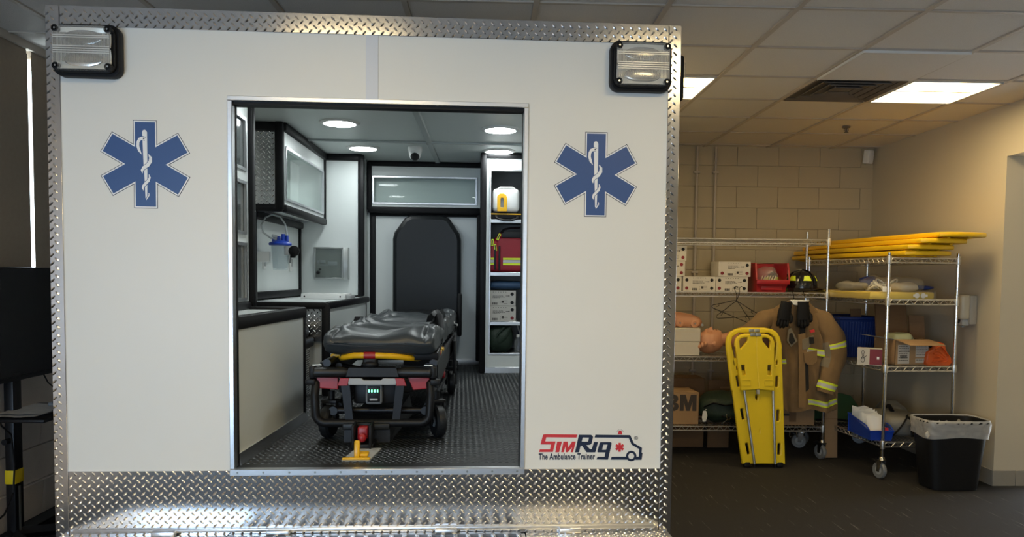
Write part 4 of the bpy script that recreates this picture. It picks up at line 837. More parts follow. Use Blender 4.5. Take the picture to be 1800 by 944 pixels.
# main side rails and legs
for s in (-1,1):
    tb('upper_side_rail',[(sx(y)+.03+s*.245,y,1.075) for y in (.52,1.2,2.35)],.019,M_stand)
    tb('base_rail',[(sx(y)+.02+s*.215,y,.845) for y in (.56,1.2,2.05)],.021,M_stand)
    tb('cross_leg',[(sx(.62)+.03+s*.21,.62,.86),(sx(1.3)+.03+s*.22,1.3,.95),(sx(2.0)+.03+s*.225,2.0,1.06)],.016,M_stand); tb('cross_leg',[(sx(2.0)+.03+s*.20,2.0,.86),(sx(1.3)+.03+s*.205,1.3,.95),(sx(.62)+.03+s*.21,.62,1.05)],.016,M_stand)
    m=MB(); m.hexa([(sx(.56)+.02+s*.262-.012,.56,.955),(sx(.56)+.02+s*.262+.012,.56,.955),(sx(1.9)+.02+s*.262+.012,1.9,1.02),(sx(1.9)+.02+s*.262-.012,1.9,1.02),(sx(.56)+.02+s*.262-.012,.56,1.075),(sx(.56)+.02+s*.262+.012,.56,1.075),(sx(1.9)+.02+s*.262+.012,1.9,1.085),(sx(1.9)+.02+s*.262-.012,1.9,1.085)]); build(m,'side_fairing',M_plast,st)
    for k,(y,mm) in enumerate(((.70,M_yamber),(.88,M_yamber),(1.04,M_yamber),(.80,M_red))):
        m=MB(); m.rbox((sx(y)+.03+s*.235,y,1.095),(.05,.075,.022),.006,rot=(0,.15*s,0)); build(m,'release_tab',mm,st)
    m=MB(); m.ell((sx(.9)+.03+s*.258,1.2,.94),(.014,.03,.024),10,8); build(m,'red_knob',M_red,st)
tb('cross_tube',[(sx(.6)-.2,.58,.845),(sx(.6)+.25,.58,.845)],.016,M_stand); tb('cross_tube',[(sx(2.0)-.2,2.02,.845),(sx(2.0)+.25,2.02,.845)],.016,M_stand)
bx('lift_bed',M_plast,st,sx(1.4)-.2,sx(1.4)+.26,.55,2.35,1.085,1.125,r=.01)
# wheels
def caster(x,y,turn):
    m=MB(); m.M=Matrix.Translation((x,y,ZF+.078))@Matrix.Rotation(turn,4,'Z')
    m.lathe([(.045,-.022),(.066,-.024),(.077,-.014),(.0785,0),(.077,.014),(.066,.024),(.045,.022)],(0,0,0),ax='x',n=28); w=build(m,'wheel',M_rub,st)
    m=MB(); m.M=Matrix.Translation((x,y,ZF+.078))@Matrix.Rotation(turn,4,'Z'); m.lathe([(.008,-.024),(.014,-.026),(.04,-.018),(.046,-.020),(.046,.020),(.04,.018),(.014,.026),(.008,.024)],(0,0,0),ax='x',n=20); build(m,'hub',M_grey,w)
    m=MB(); m.M=Matrix.Translation((x,y,ZF+.078))@Matrix.Rotation(turn,4,'Z')
    for q in (-.032,.032): m.rbox((q,.012,.035),(.010,.04,.105),.004)
    m.rbox((0,.025,.092),(.078,.06,.02),.006); m.cyl((0,.03,.09),(0,.03,.14),.016); m.cyl((-.036,0,0),(.036,0,0),.007); build(m,'fork',M_plast,w)
for s in (-1,1): caster(sx(.58)+.036+s*.258,.60,-.25 if s<0 else .35); caster(sx(1.95)+.03+s*.245,1.98,.1)
# fittings at the far right and the left hand hoop
m=MB(); m.cyl((.262,1.95,1.145),(.262,1.95,1.205),.018); m.cyl((.262,1.93,1.175),(.33,1.90,1.17),.009); m.rbox((.29,1.94,1.18),(.05,.03,.03),.008); m.ell((.275,1.93,1.205),(.022,.022,.014),12,8); build(m,'chrome_valve',M_chrome,st)
m=MB(); m.curve([[(-.06,-.06),(.065,-.06),(.08,-.02),(.045,.035),(.0,.05),(-.06,.05),(-.07,.02)],[(-.02,-.03),(.035,-.03),(.045,-.015),(.02,.02),(-.015,.025)]],.03,(-.275,2.05,1.155),(1,.15,0),(0,0,1),bevel=.008); build(m,'hand_hoop',M_plast,st)
m=MB(); m.rbox((.315,1.75,1.0),(.02,.45,.20),.01); build(m,'side_panel',M_plast,st)
# --- floor fastener under the stretcher
t=thing('floor_fastener','black floor-mounted stretcher lock with red latch and yellow tongue near the sill','fastener',(-.07,.5,ZF))
m=MB(); m.hexa([(-.18,.48,ZF),(.03,.48,ZF),(.09,1.25,ZF),(-.15,1.25,ZF),(-.178,.485,ZF+.085),(.028,.485,ZF+.085),(.07,1.25,ZF+.105),(-.14,1.25,ZF+.105)]); build(m,'rail_housing',M_plast,t)
m=MB(); m.rbox((-.078,.478,ZF+.075),(.215,.02,.03),.006); build(m,'nose_bar',M_rub,t)
m=MB(); 
for x in (-.118,-.042): m.rbox((x,.375,ZF+.058),(.013,.11,.105),.006)
m.rbox((-.08,.40,ZF+.012),(.10,.13,.022),.006); m.rbox((-.08,.43,ZF+.09),(.07,.03,.03),.006); build(m,'latch_block',M_plast,t)
m=MB(); m.rbox((-.08,.385,ZF+.068),(.046,.05,.055),.008); m.ell((-.08,.345,ZF+.05),(.02,.015,.02),10,8); build(m,'red_latch',M_red,t)
m=MB(); m.hexa([(-.135,.115,ZF),(-.02,.115,ZF),(.005,.34,ZF),(-.105,.34,ZF),(-.135,.115,ZF+.006),(-.02,.115,ZF+.006),(.005,.34,ZF+.006),(-.105,.34,ZF+.006)]); build(m,'base_plate',M_lgrey,t)
m=MB(); m.rbox((-.076,.122,ZF+.010),(.115,.022,.010),.004); m.rbox((-.078,.165,ZF+.04),(.024,.03,.075),.008,rot=(-.18,0,.05)); m.rbox((-.055,.19,ZF+.014),(.045,.06,.014),.005); build(m,'yellow_tongue',M_yamber,t)
# ================================================================ STORAGE CORNER (room frame)
def wire_shelf(t,x0,x1,y0,y1,z,h=.034,sides='fblr',dense=.03):
    r=.0056; m=MB()
    for zz in (z,z-h):
        m.tube([(x0,y0,zz),(x1,y0,zz),(x1,y1,zz),(x0,y1,zz)],r,6,closed=True)
    for (a,b) in (((x0,y0),(x1,y0)),((x1,y0),(x1,y1)),((x0,y1),(x1,y1)),((x0,y0),(x0,y1))):
        L=math.dist(a,b); n=max(2,int(L/.062)); pts=[]
        for k in range(2*n+1):
            f=k/(2*n); pts.append((a[0]+(b[0]-a[0])*f,a[1]+(b[1]-a[1])*f,z if k%2 else z-h))
        m.tube(pts,.0042,5)
    s=build(m,'shelf',M_wire,t)
    m=MB(); n=int((x1-x0)/dense)
    for k in range(1,n): x=x0+(x1-x0)*k/n; m.tube([(x,y0,z+.001),(x,y1,z+.001)],.0018,4,caps=False)
    for k in range(1,4): y=y0+(y1-y0)*k/4; m.tube([(x0,y,z-.004),(x1,y,z-.004)],.003,5,caps=False)
    build(m,'wire_deck',M_wire,s,kind='stuff')
def post(t,x,y,z0,z1,shelves):
    m=MB(); pr=[]; z=z0
    while z<z1-.02: pr += [(.0125,z),(.0125,z+.0215),(.0108,z+.0225),(.0108,z+.0245)]; z+=.0254
    pr += [(.0125,z1-.02),(.0125,z1-.004),(.009,z1)]
    m.lathe(pr,(x,y,0),n=12); p=build(m,'post',M_chrome,t)
    for s in shelves:
        m=MB(); m.lathe([(.0165,s-.046),(.0195,s-.02),(.0175,s+.012),(.013,s+.014)],(x,y,0),n=14); build(m,'collar',M_wire,p)
    return p
def castor(t,x,y,turn=0,top=.17):
    m=MB(); m.M=Matrix.Translation((x,y,0))@Matrix.Rotation(turn,4,'Z')
    m.lathe([(.04,-.014),(.058,-.016),(.0635,-.009),(.0635,.009),(.058,.016),(.04,.014)],(0,.02,.0638),ax='x',n=26); w=build(m,'castor_wheel',M_grey,t)
    m=MB(); m.M=Matrix.Translation((x,y,0))@Matrix.Rotation(turn,4,'Z'); m.lathe([(.006,-.018),(.012,-.02),(.04,-.012),(.042,.012),(.012,.02),(.006,.018)],(0,.02,.0638),ax='x',n=18); build(m,'wheel_hub',M_lgrey,w)
    m=MB(); m.M=Matrix.Translation((x,y,0))@Matrix.Rotation(turn,4,'Z')
    for q in (-.022,.022): m.hexa([(q-.002,.0,.055),(q+.002,.0,.055),(q+.002,.03,.055),(q-.002,.03,.055),(q-.002,-.02,.14),(q+.002,-.02,.14),(q+.002,.025,.14),(q-.002,.025,.14)])
    m.rbox((0,0,.142),(.05,.05,.008),.003); m.lathe([(.022,.146),(.018,.165),(.012,.17)],(0,0,0),n=14); m.cyl((-.024,.02,.0638),(.024,.02,.0638),.005); build(m,'fork',M_chrome,w)
    m=MB(); m.M=Matrix.Translation((x,y,0))@Matrix.Rotation(turn,4,'Z'); m.rbox((0,.062,.128),(.045,.05,.014),.004,rot=(.35,0,0)); build(m,'brake_pedal',M_plast,w)
FR='R'
A0,A1,B0,B1=1.24,2.765,6.27,6.70
ls=thing('wire_shelving','long chrome wire shelving unit on castors against the back wall','shelving',(2.0,6.48,0))
for z in (1.812,1.376,.846,.272): wire_shelf(ls,A0,A1,B0,B1,z)
for x in (A0,A1):
    for y in (B0,B1):
        post(ls,x,y,.165,1.905,(1.812,1.376,.846,.272)); castor(ls,x,y,.25 if y==B0 else 1.2)
# white supply boxes with holes
def supply_box(label,group,loc,hole=(0,1,0,0),frame='R',w=.268,h=.124,d=.22):
    global FR
    old=FR; FR=frame; x,y,z=loc; t=thing('supply_box',label,'box',(x,y,z),group)
    m=MB(); m.bb(x-w/2,x+w/2,y,y+d,z,z+h,r=.003,seg=1); build(m,'carton',M_wcard,t)
    m=MB(); m.bb(x-w/2+.002,x+w/2-.002,y-.0012,y,z+h*.94,z+h*.995); build(m,'lid_edge',M_wcard,t)
    for k,(sx_,sz_) in enumerate(((-1,1),(1,1),(-1,-1),(1,-1))):
        if hole[k]<0: continue
        m=MB(); m.lathe([(.0135,0),(.0135,-.002)],(x+sx_*w*.385,y,z+h*(.5+.27*sz_)),ax='y',n=18); build(m,'red_content' if hole[k] else 'hole',(M_dred if hole[k] else M_hole),t)
    m=MB(); rnd=random.Random(7)
    for k in range(6): m.box((x-.05+.02*k,y-.0008,z+h*.90),(.006,.001,.005))
    for r,(zz,x0_,x1_) in enumerate(((.70,-.055,.02),(.64,-.055,.015),(.58,-.055,.03),(.53,-.055,.0))):
        xx=x0_
        while xx<x1_: L=rnd.uniform(.006,.016); m.box((x+xx+L/2,y-.0008,z+h*zz),(L,.001,.003)); xx+=L+.003
    m.box((x+.065,y-.0008,z+h*.66),(.03,.001,.004)); m.box((x+.075,y-.0008,z+h*.66),(.010,.001,.007))
    m.box((x+.025,y-.0008,z+h*.28),(.018,.001,.018)); 
    for k in range(3): m.box((x+.005,y-.0008,z+h*(.12+.1*k)),(.004,.001,.004)); m.box((x+.05,y-.0008,z+h*(.16+.1*k)),(.03,.001,.0018))
    build(m,'printed_text',M_ink,t,smooth=0)
    m=MB(); 
    for k in range(13): m.box((x-.058+.0033*k,y-.0008,z+h*.16),(rnd.choice((.001,.0018,.0024)),.001,.018))
    build(m,'barcode',M_ink,t,smooth=0)
    FR=old; return t
zs=1.379; g='white supply boxes on the long wire shelving'
supply_box('white supply box at the bottom of the stack cut off by the ambulance edge',g,(1.443,6.32,zs),(0,0,0,1))
supply_box('white supply box in the middle of the stack cut off by the ambulance edge',g,(1.470,6.325,zs+.125),(0,1,0,1))
supply_box('white supply box topmost of the stack cut off by the ambulance edge',g,(1.480,6.325,zs+.250),(0,0,0,1))
supply_box('white supply box standing alone between the left stack and the double stack',g,(1.722,6.32,zs),(0,0,1,0))
supply_box('white supply box under another one, left of the red bin',g,(1.992,6.32,zs),(0,0,1,0))
supply_box('white supply box on top of another one, left of the red bin',g,(2.014,6.325,zs+.125),(-1,0,1,1))
g2='white supply boxes in the ambulance shelf cabinet'
supply_box('lower of two white supply boxes in the ambulance shelf cabinet',g2,(.662,3.11,1.124),(0,0,0,1),'T',w=.262)
supply_box('upper of two white supply boxes in the ambulance shelf cabinet',g2,(.660,3.11,1.249),(0,0,0,0),'T',w=.262)
# red bin
rb=thing('red_bin','red open-fronted plastic bin holding a clear bag on the wire shelf','bin',(2.315,6.45,zs))
x0,x1,yf,yb=2.185,2.455,6.30,6.62; m=MB()
m.hexa([(x0+.015,yf+.01,zs),(x1-.03,yf+.01,zs),(x1-.015,yb,zs),(x0+.01,yb,zs),(x0+.015,yf+.01,zs+.006),(x1-.03,yf+.01,zs+.006),(x1-.015,yb,zs+.006),(x0+.01,yb,zs+.006)])
m.hexa([(x0+.012,yf+.012,zs),(x1-.028,yf+.012,zs),(x1-.028,yf+.018,zs),(x0+.012,yf+.018,zs),(x0,yf-.015,zs+.10),(x1,yf-.015,zs+.10),(x1,yf-.005,zs+.10),(x0,yf-.005,zs+.10)])
for a,b in ((x0,x0+.012),(x1-.008,x1)):
    m.hexa([(a+(.012 if a==x0 else -.02),yf+.012,zs),(b+(.012 if a==x0 else -.02),yf+.012,zs),(b+(.01 if a==x0 else -.012),yb,zs),(a+(.01 if a==x0 else -.012),yb,zs),(a,yf+.02,zs+.235),(b,yf+.02,zs+.235),(b,yb,zs+.235),(a,yb,zs+.235)])
m.bb(x0,x1,yb-.008,yb,zs,zs+.235); build(m,'tub',M_red,rb)
m=MB(); m.rbox(((x0+x1)/2,yf-.018,zs+.085),(x1-x0+.004,.022,.038),.005); build(m,'front_lip',M_red,rb)
m=MB(); m.tube([(x0,yf-.018,zs+.10),(x0,yf+.02,zs+.235),(x0+.005,yb,zs+.238),(x1-.005,yb,zs+.238),(x1,yf+.02,zs+.235),(x1,yf-.018,zs+.10)],.008,6); build(m,'rim',M_red,rb)
m=MB(); m.rbox(((x0+x1)/2-.005,yf+.002,zs+.035),(.17,.010,.034),.004); build(m,'label_ridge',M_red,rb)
bg=thing('clear_bag','clear plastic bag of pale sticks lying in the red bin','bag',(2.30,6.40,zs+.02))
m=MB(); m.ell((2.30,6.40,zs+.125),(.095,.10,.085),22,14,p=.8,fn=lambda q,d:q*(1+.18*noise.noise(q*18))); build(m,'film',M_bag,bg)
for k in range(6): 
    m=MB(); m.cyl((2.235+.022*k,6.345,zs+.085),(2.275+.022*k,6.40,zs+.135),.005,n=6); build(m,'pale_stick',M_gyp,bg)
# helmets
def helmet(x,y,z,rz,label,k=1.0):
    t=thing('fire_helmet',label,'helmet',(x,y,z),'black fire helmets on the wire shelf'); Mx=Matrix.Translation((x,y,z))@Matrix.Rotation(rz,4,'Z')@Matrix.Scale(k,4)
    m=MB(); m.M=Mx; pr=[(.128,.035),(.128,.06),(.122,.10),(.105,.14),(.075,.168),(.035,.183),(.004,.187)]
    m.lathe(pr,(0,0,0),n=32); build(m,'shell',M_helm,t,smooth=60)
    m=MB(); m.M=Mx
    def br(u,v):
        a=2*PI*u; r=.124+(.034+.022*max(0,math.cos(a))**2)*v; return (r*math.cos(a),r*math.sin(a)*1.0,.042-.030*v+.02*max(0,math.cos(a))*v)
    m.surf(br,40,4,cu=True); m.surf(lambda u,v:(lambda p:(p[0]*.99,p[1]*.99,p[2]-.006))(br(u,v)),40,4,cu=True); build(m,'brim',M_helm,t)
    for q in range(6):
        a=2*PI*q/6+.26; m=MB(); m.M=Mx; m.tube([(r*1.02*math.cos(a),r*1.02*math.sin(a),h*1.01+.002) for r,h in pr[1:]],.007,6,flat=.6); build(m,'ridge',M_helm,t)
    for q in range(6):
        a0=2*PI*(q+.5)/6+.26
        m=MB(); m.M=Mx
        def pt(u,v,a0=a0):
            a=a0+(u-.5)*(.56-.16*v); h=.098+.042*v; r=(.1235-.0205*v)+.0015+(.0 if v in(0,1) else .0015); return (r*math.cos(a),r*math.sin(a),h)
        m.surf(pt,8,4); build(m,'lime_patch',M_lime,t)
    m=MB(); m.M=Mx; m.lathe([(.126,.036),(.126,.028),(.1,.03)],(0,0,0),n=28); build(m,'liner',M_plast,t)
helmet(2.615,6.43,zs,-.25,'black fire helmet with lime patches at the end of the wire shelf')
helmet(2.47,6.60,zs,.5,'second black fire helmet mostly hidden between the red bin and the front helmet',.92)
# hangers
def hanger(x,y,z,turn,tilt,label):
    t=thing('wire_hanger',label,'hanger',(x,y,z-.2),'empty wire hangers')
    Mx=Matrix.Translation((x,y,z))@Matrix.Rotation(turn,4,'Z')@Matrix.Rotation(tilt,4,'Y')
    m=MB(); m.M=Mx; m.tube([(-.0,0,-.09),(-.03,0,-.105),(-.10,0,-.155),(-.165,0,-.195),(-.175,0,-.212),(-.16,0,-.222),(0,0,-.222),(.16,0,-.222),(.175,0,-.212),(.165,0,-.195),(.10,0,-.155),(.03,0,-.105),(0,0,-.09)],.0028,6)
    m.tube([(.135,0,-.18),(.125,0,-.165),(.118,.0,-.185),(.135,0,-.20)],.0025,5); m.tube([(-.135,0,-.18),(-.125,0,-.165),(-.118,.0,-.185),(-.135,0,-.20)],.0025,5); build(m,'frame',M_plast,t)
    m=MB(); m.M=Mx; m.tube([(0,0,-.09),(0.004,0,-.04),(-.004,0,-.01),(-.014,0,.012),(-.006,0,.03),(.010,0,.03),(.016,0,.018)],.0028,6); build(m,'hook',M_plast,t)
hanger(2.010,6.262,1.395,.05,-.06,'black wire hanger facing forwards on the shelf edge')
hanger(2.042,6.250,1.395,-.62,.36,'black wire hanger turned sideways across the other empty hanger')
# carton boxes with the manikin
for k,(xr,z,lab) in enumerate(((1.742,.848,'plain cream carton under another, at the ambulance edge'),(1.748,.963,'plain cream carton on top of another, under the manikin limbs'))):
    t=thing('cream_carton',lab,'box',(xr-.2,6.45,z),'plain cream cartons'); m=MB(); m.bb(xr-.42,xr,6.335,6.60,z,z+.113,r=.004,seg=1); build(m,'carton',M_wcard,t); bx('lid_seam',M_gyp,t,xr-.422,xr+.001,6.334,6.601,z+.082,z+.085)
# manikin torso lying with the head to the left
def face(q,d):
    # lying face up: crown to -x, chin to +x, nose to +z
    x,y,z=d
    up=max(0,z); prof=0
    g=lambda a,c,w: math.exp(-((a-c)/w)**2)
    prof += .034*g(x,.06,.10)*g(y,0,.17)*up          # nose tip
    prof += .016*g(x,-.14,.16)*g(y,0,.15)*up         # nose bridge
    prof += .014*g(x,-.34,.12)*g(y,0,.55)*up         # brow
    prof -= .020*g(x,-.18,.11)*(g(y,.36,.16)+g(y,-.36,.16))*up   # eye sockets
    prof += .016*g(x,.34,.07)*g(y,0,.28)*up+.016*g(x,.48,.06)*g(y,0,.26)*up  # lips
    prof -= .010*g(x,.41,.03)*g(y,0,.26)*up
    prof += .044*g(x,.78,.20)*g(y,0,.50)*up+.012*g(x,.55,.25)*g(y,0,.6)*up          # chin
    s=1-.28*max(0,x)**1.5*abs(y)                     # narrower jaw
    return Vector((q.x,q.y*s*(1-.10*max(0,x)),q.z*(1-.16*max(0,-z)*max(0,x))+prof))
mk=thing('training_manikin','bare tan resuscitation manikin lying face up on the middle wire shelf','manikin',(2.05,6.48,.848))
m=MB(); m.M=Matrix.Translation((1.852,6.44,.955))@Matrix.Rotation(.06,4,'Y'); m.ell((0,0,0),(.118,.082,.098),48,36,fn=face); hd=build(m,'head',M_skin,mk,smooth=80)
m=MB(); m.M=Matrix.Translation((1.862,6.362,.945)); m.ell((0,0,0),(.030,.010,.020),16,10,fn=lambda q,d:q*(1+.2*math.sin(d.x*4))); m.ell((.0,-.004,0),(.018,.008,.010),12,8); build(m,'ear',M_skin,hd)
m=MB(); m.ell((1.853,6.40,1.028),(.012,.01,.005),10,6); m.ell((1.853,6.475,1.028),(.012,.01,.005),10,6); build(m,'closed_eye',M_skin,hd)
m=MB()
for k,(x,z) in enumerate(((1.765,.935),(1.795,.945),(1.74,.925))): m.ell((x,6.345,z),(.016,.018,.022),12,8)
o=build(m,'fist',M_skin,mk,label='small tan fist showing beside the cartons')
def torso(u,v):
    a=2*PI*u; x=1.93+.62*v; w=.055+.17*min(1,max(0,(v-.12)/.25))**.8-.05*max(0,v-.6); h=.055+.065*min(1,max(0,(v-.10)/.25))-.02*max(0,v-.6)
    return (x,6.46+w*math.cos(a)*(1 if v<.16 else .95),.975+h*math.sin(a)-.0+.012*math.sin(a)*math.cos(2*a)*v)
m=MB(); m.surf(torso,32,26,cu=True); m.f.append(tuple(len(m.v)-32+i for i in range(32))); m.m.append(0); m.f.append(tuple(range(31,-1,-1))); m.m.append(0); build(m,'torso',M_skin,mk,smooth=60)
pl=thing('manikin_limbs','tan manikin body part with round joint sockets lying on the cream cartons','manikin',(1.62,6.45,1.077))
m=MB(); m.tube([(1.30,6.47,1.13),(1.45,6.47,1.14),(1.58,6.46,1.14),(1.68,6.45,1.128),(1.75,6.44,1.118),(1.778,6.44,1.112)],[.055,.06,.066,.062,.048,.022],18); build(m,'limb_body',M_skin,pl,smooth=70)
for (x,z) in ((1.588,1.118),(1.712,1.112)):
    m=MB(); m.lathe([(.030,.02),(.036,-.004),(.033,-.014),(.018,-.018),(.012,-.014)],(x,6.405,z),ax='y',n=20); s_=build(m,'joint_socket',M_skin,pl); m=MB(); m.lathe([(.008,0),(.006,-.012)],(x,6.393,z),ax='y',n=10); build(m,'steel_pin',M_chrome,s_)
m=MB(); m.cyl((1.772,6.40,1.10),(1.772,6.385,1.10),.012); build(m,'end_bolt',M_chrome,pl)
# cardboard, bags on bottom shelf
zb=.275
t=thing('printed_carton','brown cardboard carton with large black 3M lettering on the bottom shelf','box',(1.6,6.45,zb))
m=MB(); m.bb(1.33,1.745,6.33,6.66,zb,zb+.265,r=.003,seg=1); build(m,'carton',M_card,t)
m=MB(); m.hexa([(1.33,6.33,zb+.266),(1.745,6.33,zb+.266),(1.745,6.50,zb+.266),(1.33,6.50,zb+.266),(1.33,6.33,zb+.27),(1.743,6.33,zb+.27),(1.70,6.52,zb+.275),(1.33,6.52,zb+.275)]); build(m,'top_flap',M_card,t)
m=MB(); LW=[(0,0),(.034,0),(.034,.075),(.056,0),(.084,0),(.106,.075),(.106,0),(.140,0),(.140,.135),(.092,.135),(.070,.060),(.048,.135),(0,.135)]
L3=[(.0,.036),(.034,.040),(.046,.027),(.060,.030),(.064,.042),(.056,.053),(.036,.054),(.036,.081),(.054,.082),(.060,.094),(.056,.105),(.044,.108),(.034,.097),(.002,.101),(.012,.124),(.034,.136),(.064,.135),(.090,.122),(.096,.098),(.088,.078),(.072,.069),(.092,.060),(.102,.038),(.094,.013),(.068,-.001),(.034,-.001),(.010,.012)]
m.curve([LW],.0008,(1.585,6.329,zb+.115),(1,0,0),(0,0,1)); m.curve([L3],.0008,(1.476,6.329,zb+.115),(1,0,0),(0,0,1)); build(m,'lettering',M_ink,t,smooth=0)
for x0,x1,z1,lab,mm,y in ((1.28,1.90,.61,'large dark cardboard carton standing behind the printed carton',M_card2,6.69),(1.93,2.12,.60,'narrow dark cardboard sheet behind the green bag',M_card2,6.67)):
    t=thing('cardboard_carton' if x1<1.91 else 'cardboard_sheet',lab,'cardboard',(x0+.1,y+.05,.0)); m=MB(); m.bb(x0,x1,y+.03,y+(.28 if x1<1.91 else .045),.0,z1,r=.003,seg=1); build(m,'board',mm,t); bx('tape',M_card,t,x0+.1,x0+.25,y+.027,y+.03,z1-.075,z1-.06)
def lump(name,label,cat,c,r,mm,amp=.12,fr=9,p=.75,seed=0,nu=28,nv=18,base=None):
    t=thing(name,label,cat,(c[0],c[1],c[2]-r[2])); m=MB(); m.ell(c,r,nu,nv,p=p,fn=lambda q,d:Vector((q.x*(1+amp*noise.noise(q*fr+Vector((seed,0,0)))),q.y*(1+amp*noise.noise(q*fr+Vector((0,seed,0)))),max(-r[2],q.z*(1+1.6*amp*noise.noise(q*fr+Vector((seed,seed,0)))))))); build(m,'body',mm,t,smooth=70); return t
t=lump('green_duffel','dark green nylon bag with a silver snap hook on the bottom shelf','bag',(2.05,6.46,.405),(.30,.15,.125),M_green,.16,7,seed=3)
m=MB(); m.tube([(1.80,6.36,.42),(1.86,6.31,.46),(1.96,6.30,.44),(2.1,6.30,.47),(2.28,6.31,.45)],.018,8,flat=.35); m.tube([(1.93,6.315,.35),(2.05,6.29,.33),(2.25,6.30,.34)],.02,8,flat=.4); build(m,'webbing',M_glove,t)
m=MB(); m.tube([(1.965,6.283,.375),(1.965,6.28,.345),(1.972,6.279,.328),(1.985,6.279,.325),(1.996,6.28,.338),(1.998,6.281,.36)],.0035,6); m.tube([(1.968,6.28,.328),(1.945,6.283,.305),(1.925,6.285,.292)],.004,6); build(m,'snap_hook',M_chrome,t)
t=thing('paper_tag','small white six-sided tag hanging on the green bag','tag',(1.789,6.31,.30)); m=MB(); m.curve([[(-.022,-.02),(-.012,-.05),(.012,-.05),(.022,-.0),(.012,.04),(-.014,.04)]],.004,(1.792,6.318,.352),(1,0,0),(0,0,1)); build(m,'card',M_white,t); m=MB(); m.tube([(1.79,6.318,.39),(1.80,6.318,.405),(1.81,6.32,.405)],.002,5); build(m,'loop',M_white,t)
t=thing('flat_carton','brown carton lying behind the turnout coat on the bottom shelf','box',(2.5,6.45,zb)); m=MB(); m.bb(2.38,2.715,6.32,6.64,zb,zb+.145,r=.003,seg=1); build(m,'carton',M_card,t); bx('tape',M_card2,t,2.50,2.56,6.318,6.64,zb+.03,zb+.147); bx('print',M_ink,t,2.42,2.52,6.3185,6.32,zb+.08,zb+.10)
t=thing('cardboard_sheet','tall narrow brown cardboard panel standing at the end of the shelving','cardboard',(2.865,6.35,0)); m=MB(); m.M=Matrix.Translation((2.866,6.34,0))@Matrix.Rotation(-.06,4,'X'); m.bb(-.053,.053,-.02,.02,.002,.605,r=.002,seg=1); build(m,'panel',M_card,t); m=MB(); m.M=Matrix.Translation((2.866,6.34,0))@Matrix.Rotation(-.06,4,'X'); m.bb(-.053,.053,-.0212,-.02,.33,.332); build(m,'fold_line',M_card2,t)
t=thing('pegs','pair of chrome hooks hanging under the bottom wire shelf','hook',(2.52,6.31,.19)); m=MB()
for x in (2.50,2.56): m.tube([(x,6.30,.238),(x,6.30,.19),(x+.006,6.30,.18),(x+.014,6.30,.19)],.005,6)
build(m,'hooks',M_chrome,t)
# --- yellow folded scoop stretcher leaning on the shelving
FR='R'
ss_=thing('scoop_stretcher','yellow folded scoop stretcher with two silver poles leaning on the wire shelving','stretcher',(2.15,6.02,0))
UV=Vector((1,0,0)); VV=Vector((0,.065,1)).normalized(); NV=UV.cross(VV)*-1   # NV points away from the viewer
SO=Vector((0,5.99,0))
def rrect(cx,cz,w,h,r,sk=0,n=5): return [(cx+a*(w/2-r)+r*math.cos(t0+PI/2*i/n)+sk*(b*(h/2)),cz+b*(h/2-r)+r*math.sin(t0+PI/2*i/n)) for a,b,t0 in ((1,1,0),(-1,1,PI/2),(-1,-1,PI),(1,-1,1.5*PI)) for i in range(n+1)]
outer=[(2.012,.040),(1.976,.274),(1.930,.612),(1.886,.942),(1.884,.985),(1.893,1.03),(1.915,1.06),(1.95,1.080),(2.004,1.091),(2.175,1.091),(2.235,1.080),(2.268,1.058),(2.288,1.026),(2.298,.985),(2.306,.942),(2.322,.5),(2.338,.040)]
holes=[rrect(1.943,.830,.036,.054,.017,-.13),rrect(1.966,.680,.038,.104,.018,-.13),rrect(2.004,.420,.040,.108,.019,-.13),rrect(2.046,.150,.040,.110,.019,-.14),
       rrect(2.272,.830,.036,.054,.017,.02),rrect(2.276,.680,.038,.104,.018,.02),rrect(2.286,.412,.040,.108,.019,.02),rrect(2.296,.148,.040,.110,.019,.02),
       [(1.950,.76),(1.902,.985),(1.914,1.035),(1.965,1.072),(2.215,1.072),(2.264,1.035),(2.282,.985),(2.258,.76)],
       [(2.113,.60),(2.098,.575),(2.096,.55),(2.106,.528),(2.121,.512),(2.128,.528),(2.133,.55),(2.128,.575)],
       [(2.143,.325),(2.132,.302),(2.130,.275),(2.138,.255),(2.148,.278),(2.150,.302)]]
m=MB(); m.curve([outer]+holes,.016,SO,UV,VV,bevel=.009); back=build(m,'back_board',M_yel,ss_)
m=MB(); m.tube([SO+UV*x+VV*z-NV*.0105 for x,z in ((2.117,.520),(2.124,.46),(2.137,.345),(2.141,.325),(2.137,.262),(2.150,.235),(2.160,.20),(2.166,.14),(2.168,.08),(2.15,.058),(2.03,.045))],.003,5); build(m,'leaf_edge',M_yel,back)
m=MB(); m.tube([SO+UV*x+VV*z+NV*.0 for x,z in outer[2:15]],.016,10); build(m,'top_rail',M_yel,back)
FO=SO-NV*.034
left=[(1.985,.617),(1.942,.955),(1.942,.99),(1.952,1.018),(1.976,1.036),(2.008,1.044),(2.086,1.044),(2.092,1.03),(2.096,.90),(2.116,.645),(2.118,.628)]
right=[(2.236,.617),(2.236,.955),(2.234,.99),(2.222,1.018),(2.197,1.036),(2.165,1.044),(2.106,1.044),(2.104,1.03),(2.104,.90),(2.124,.645),(2.122,.628)]
hl=[[(1.962,.96),(1.958,1.0),(1.970,1.022),(2.0,1.034),(2.035,1.034),(2.035,1.0),(2.0,.955),(1.975,.925),(1.965,.935)],rrect(1.999,.770,.040,.092,.010,-.1)]
hr=[[(2.214,.96),(2.218,1.0),(2.206,1.022),(2.178,1.034),(2.142,1.034),(2.142,1.0),(2.178,.955),(2.203,.925),(2.212,.935)],rrect(2.204,.772,.040,.092,.010,.02)]
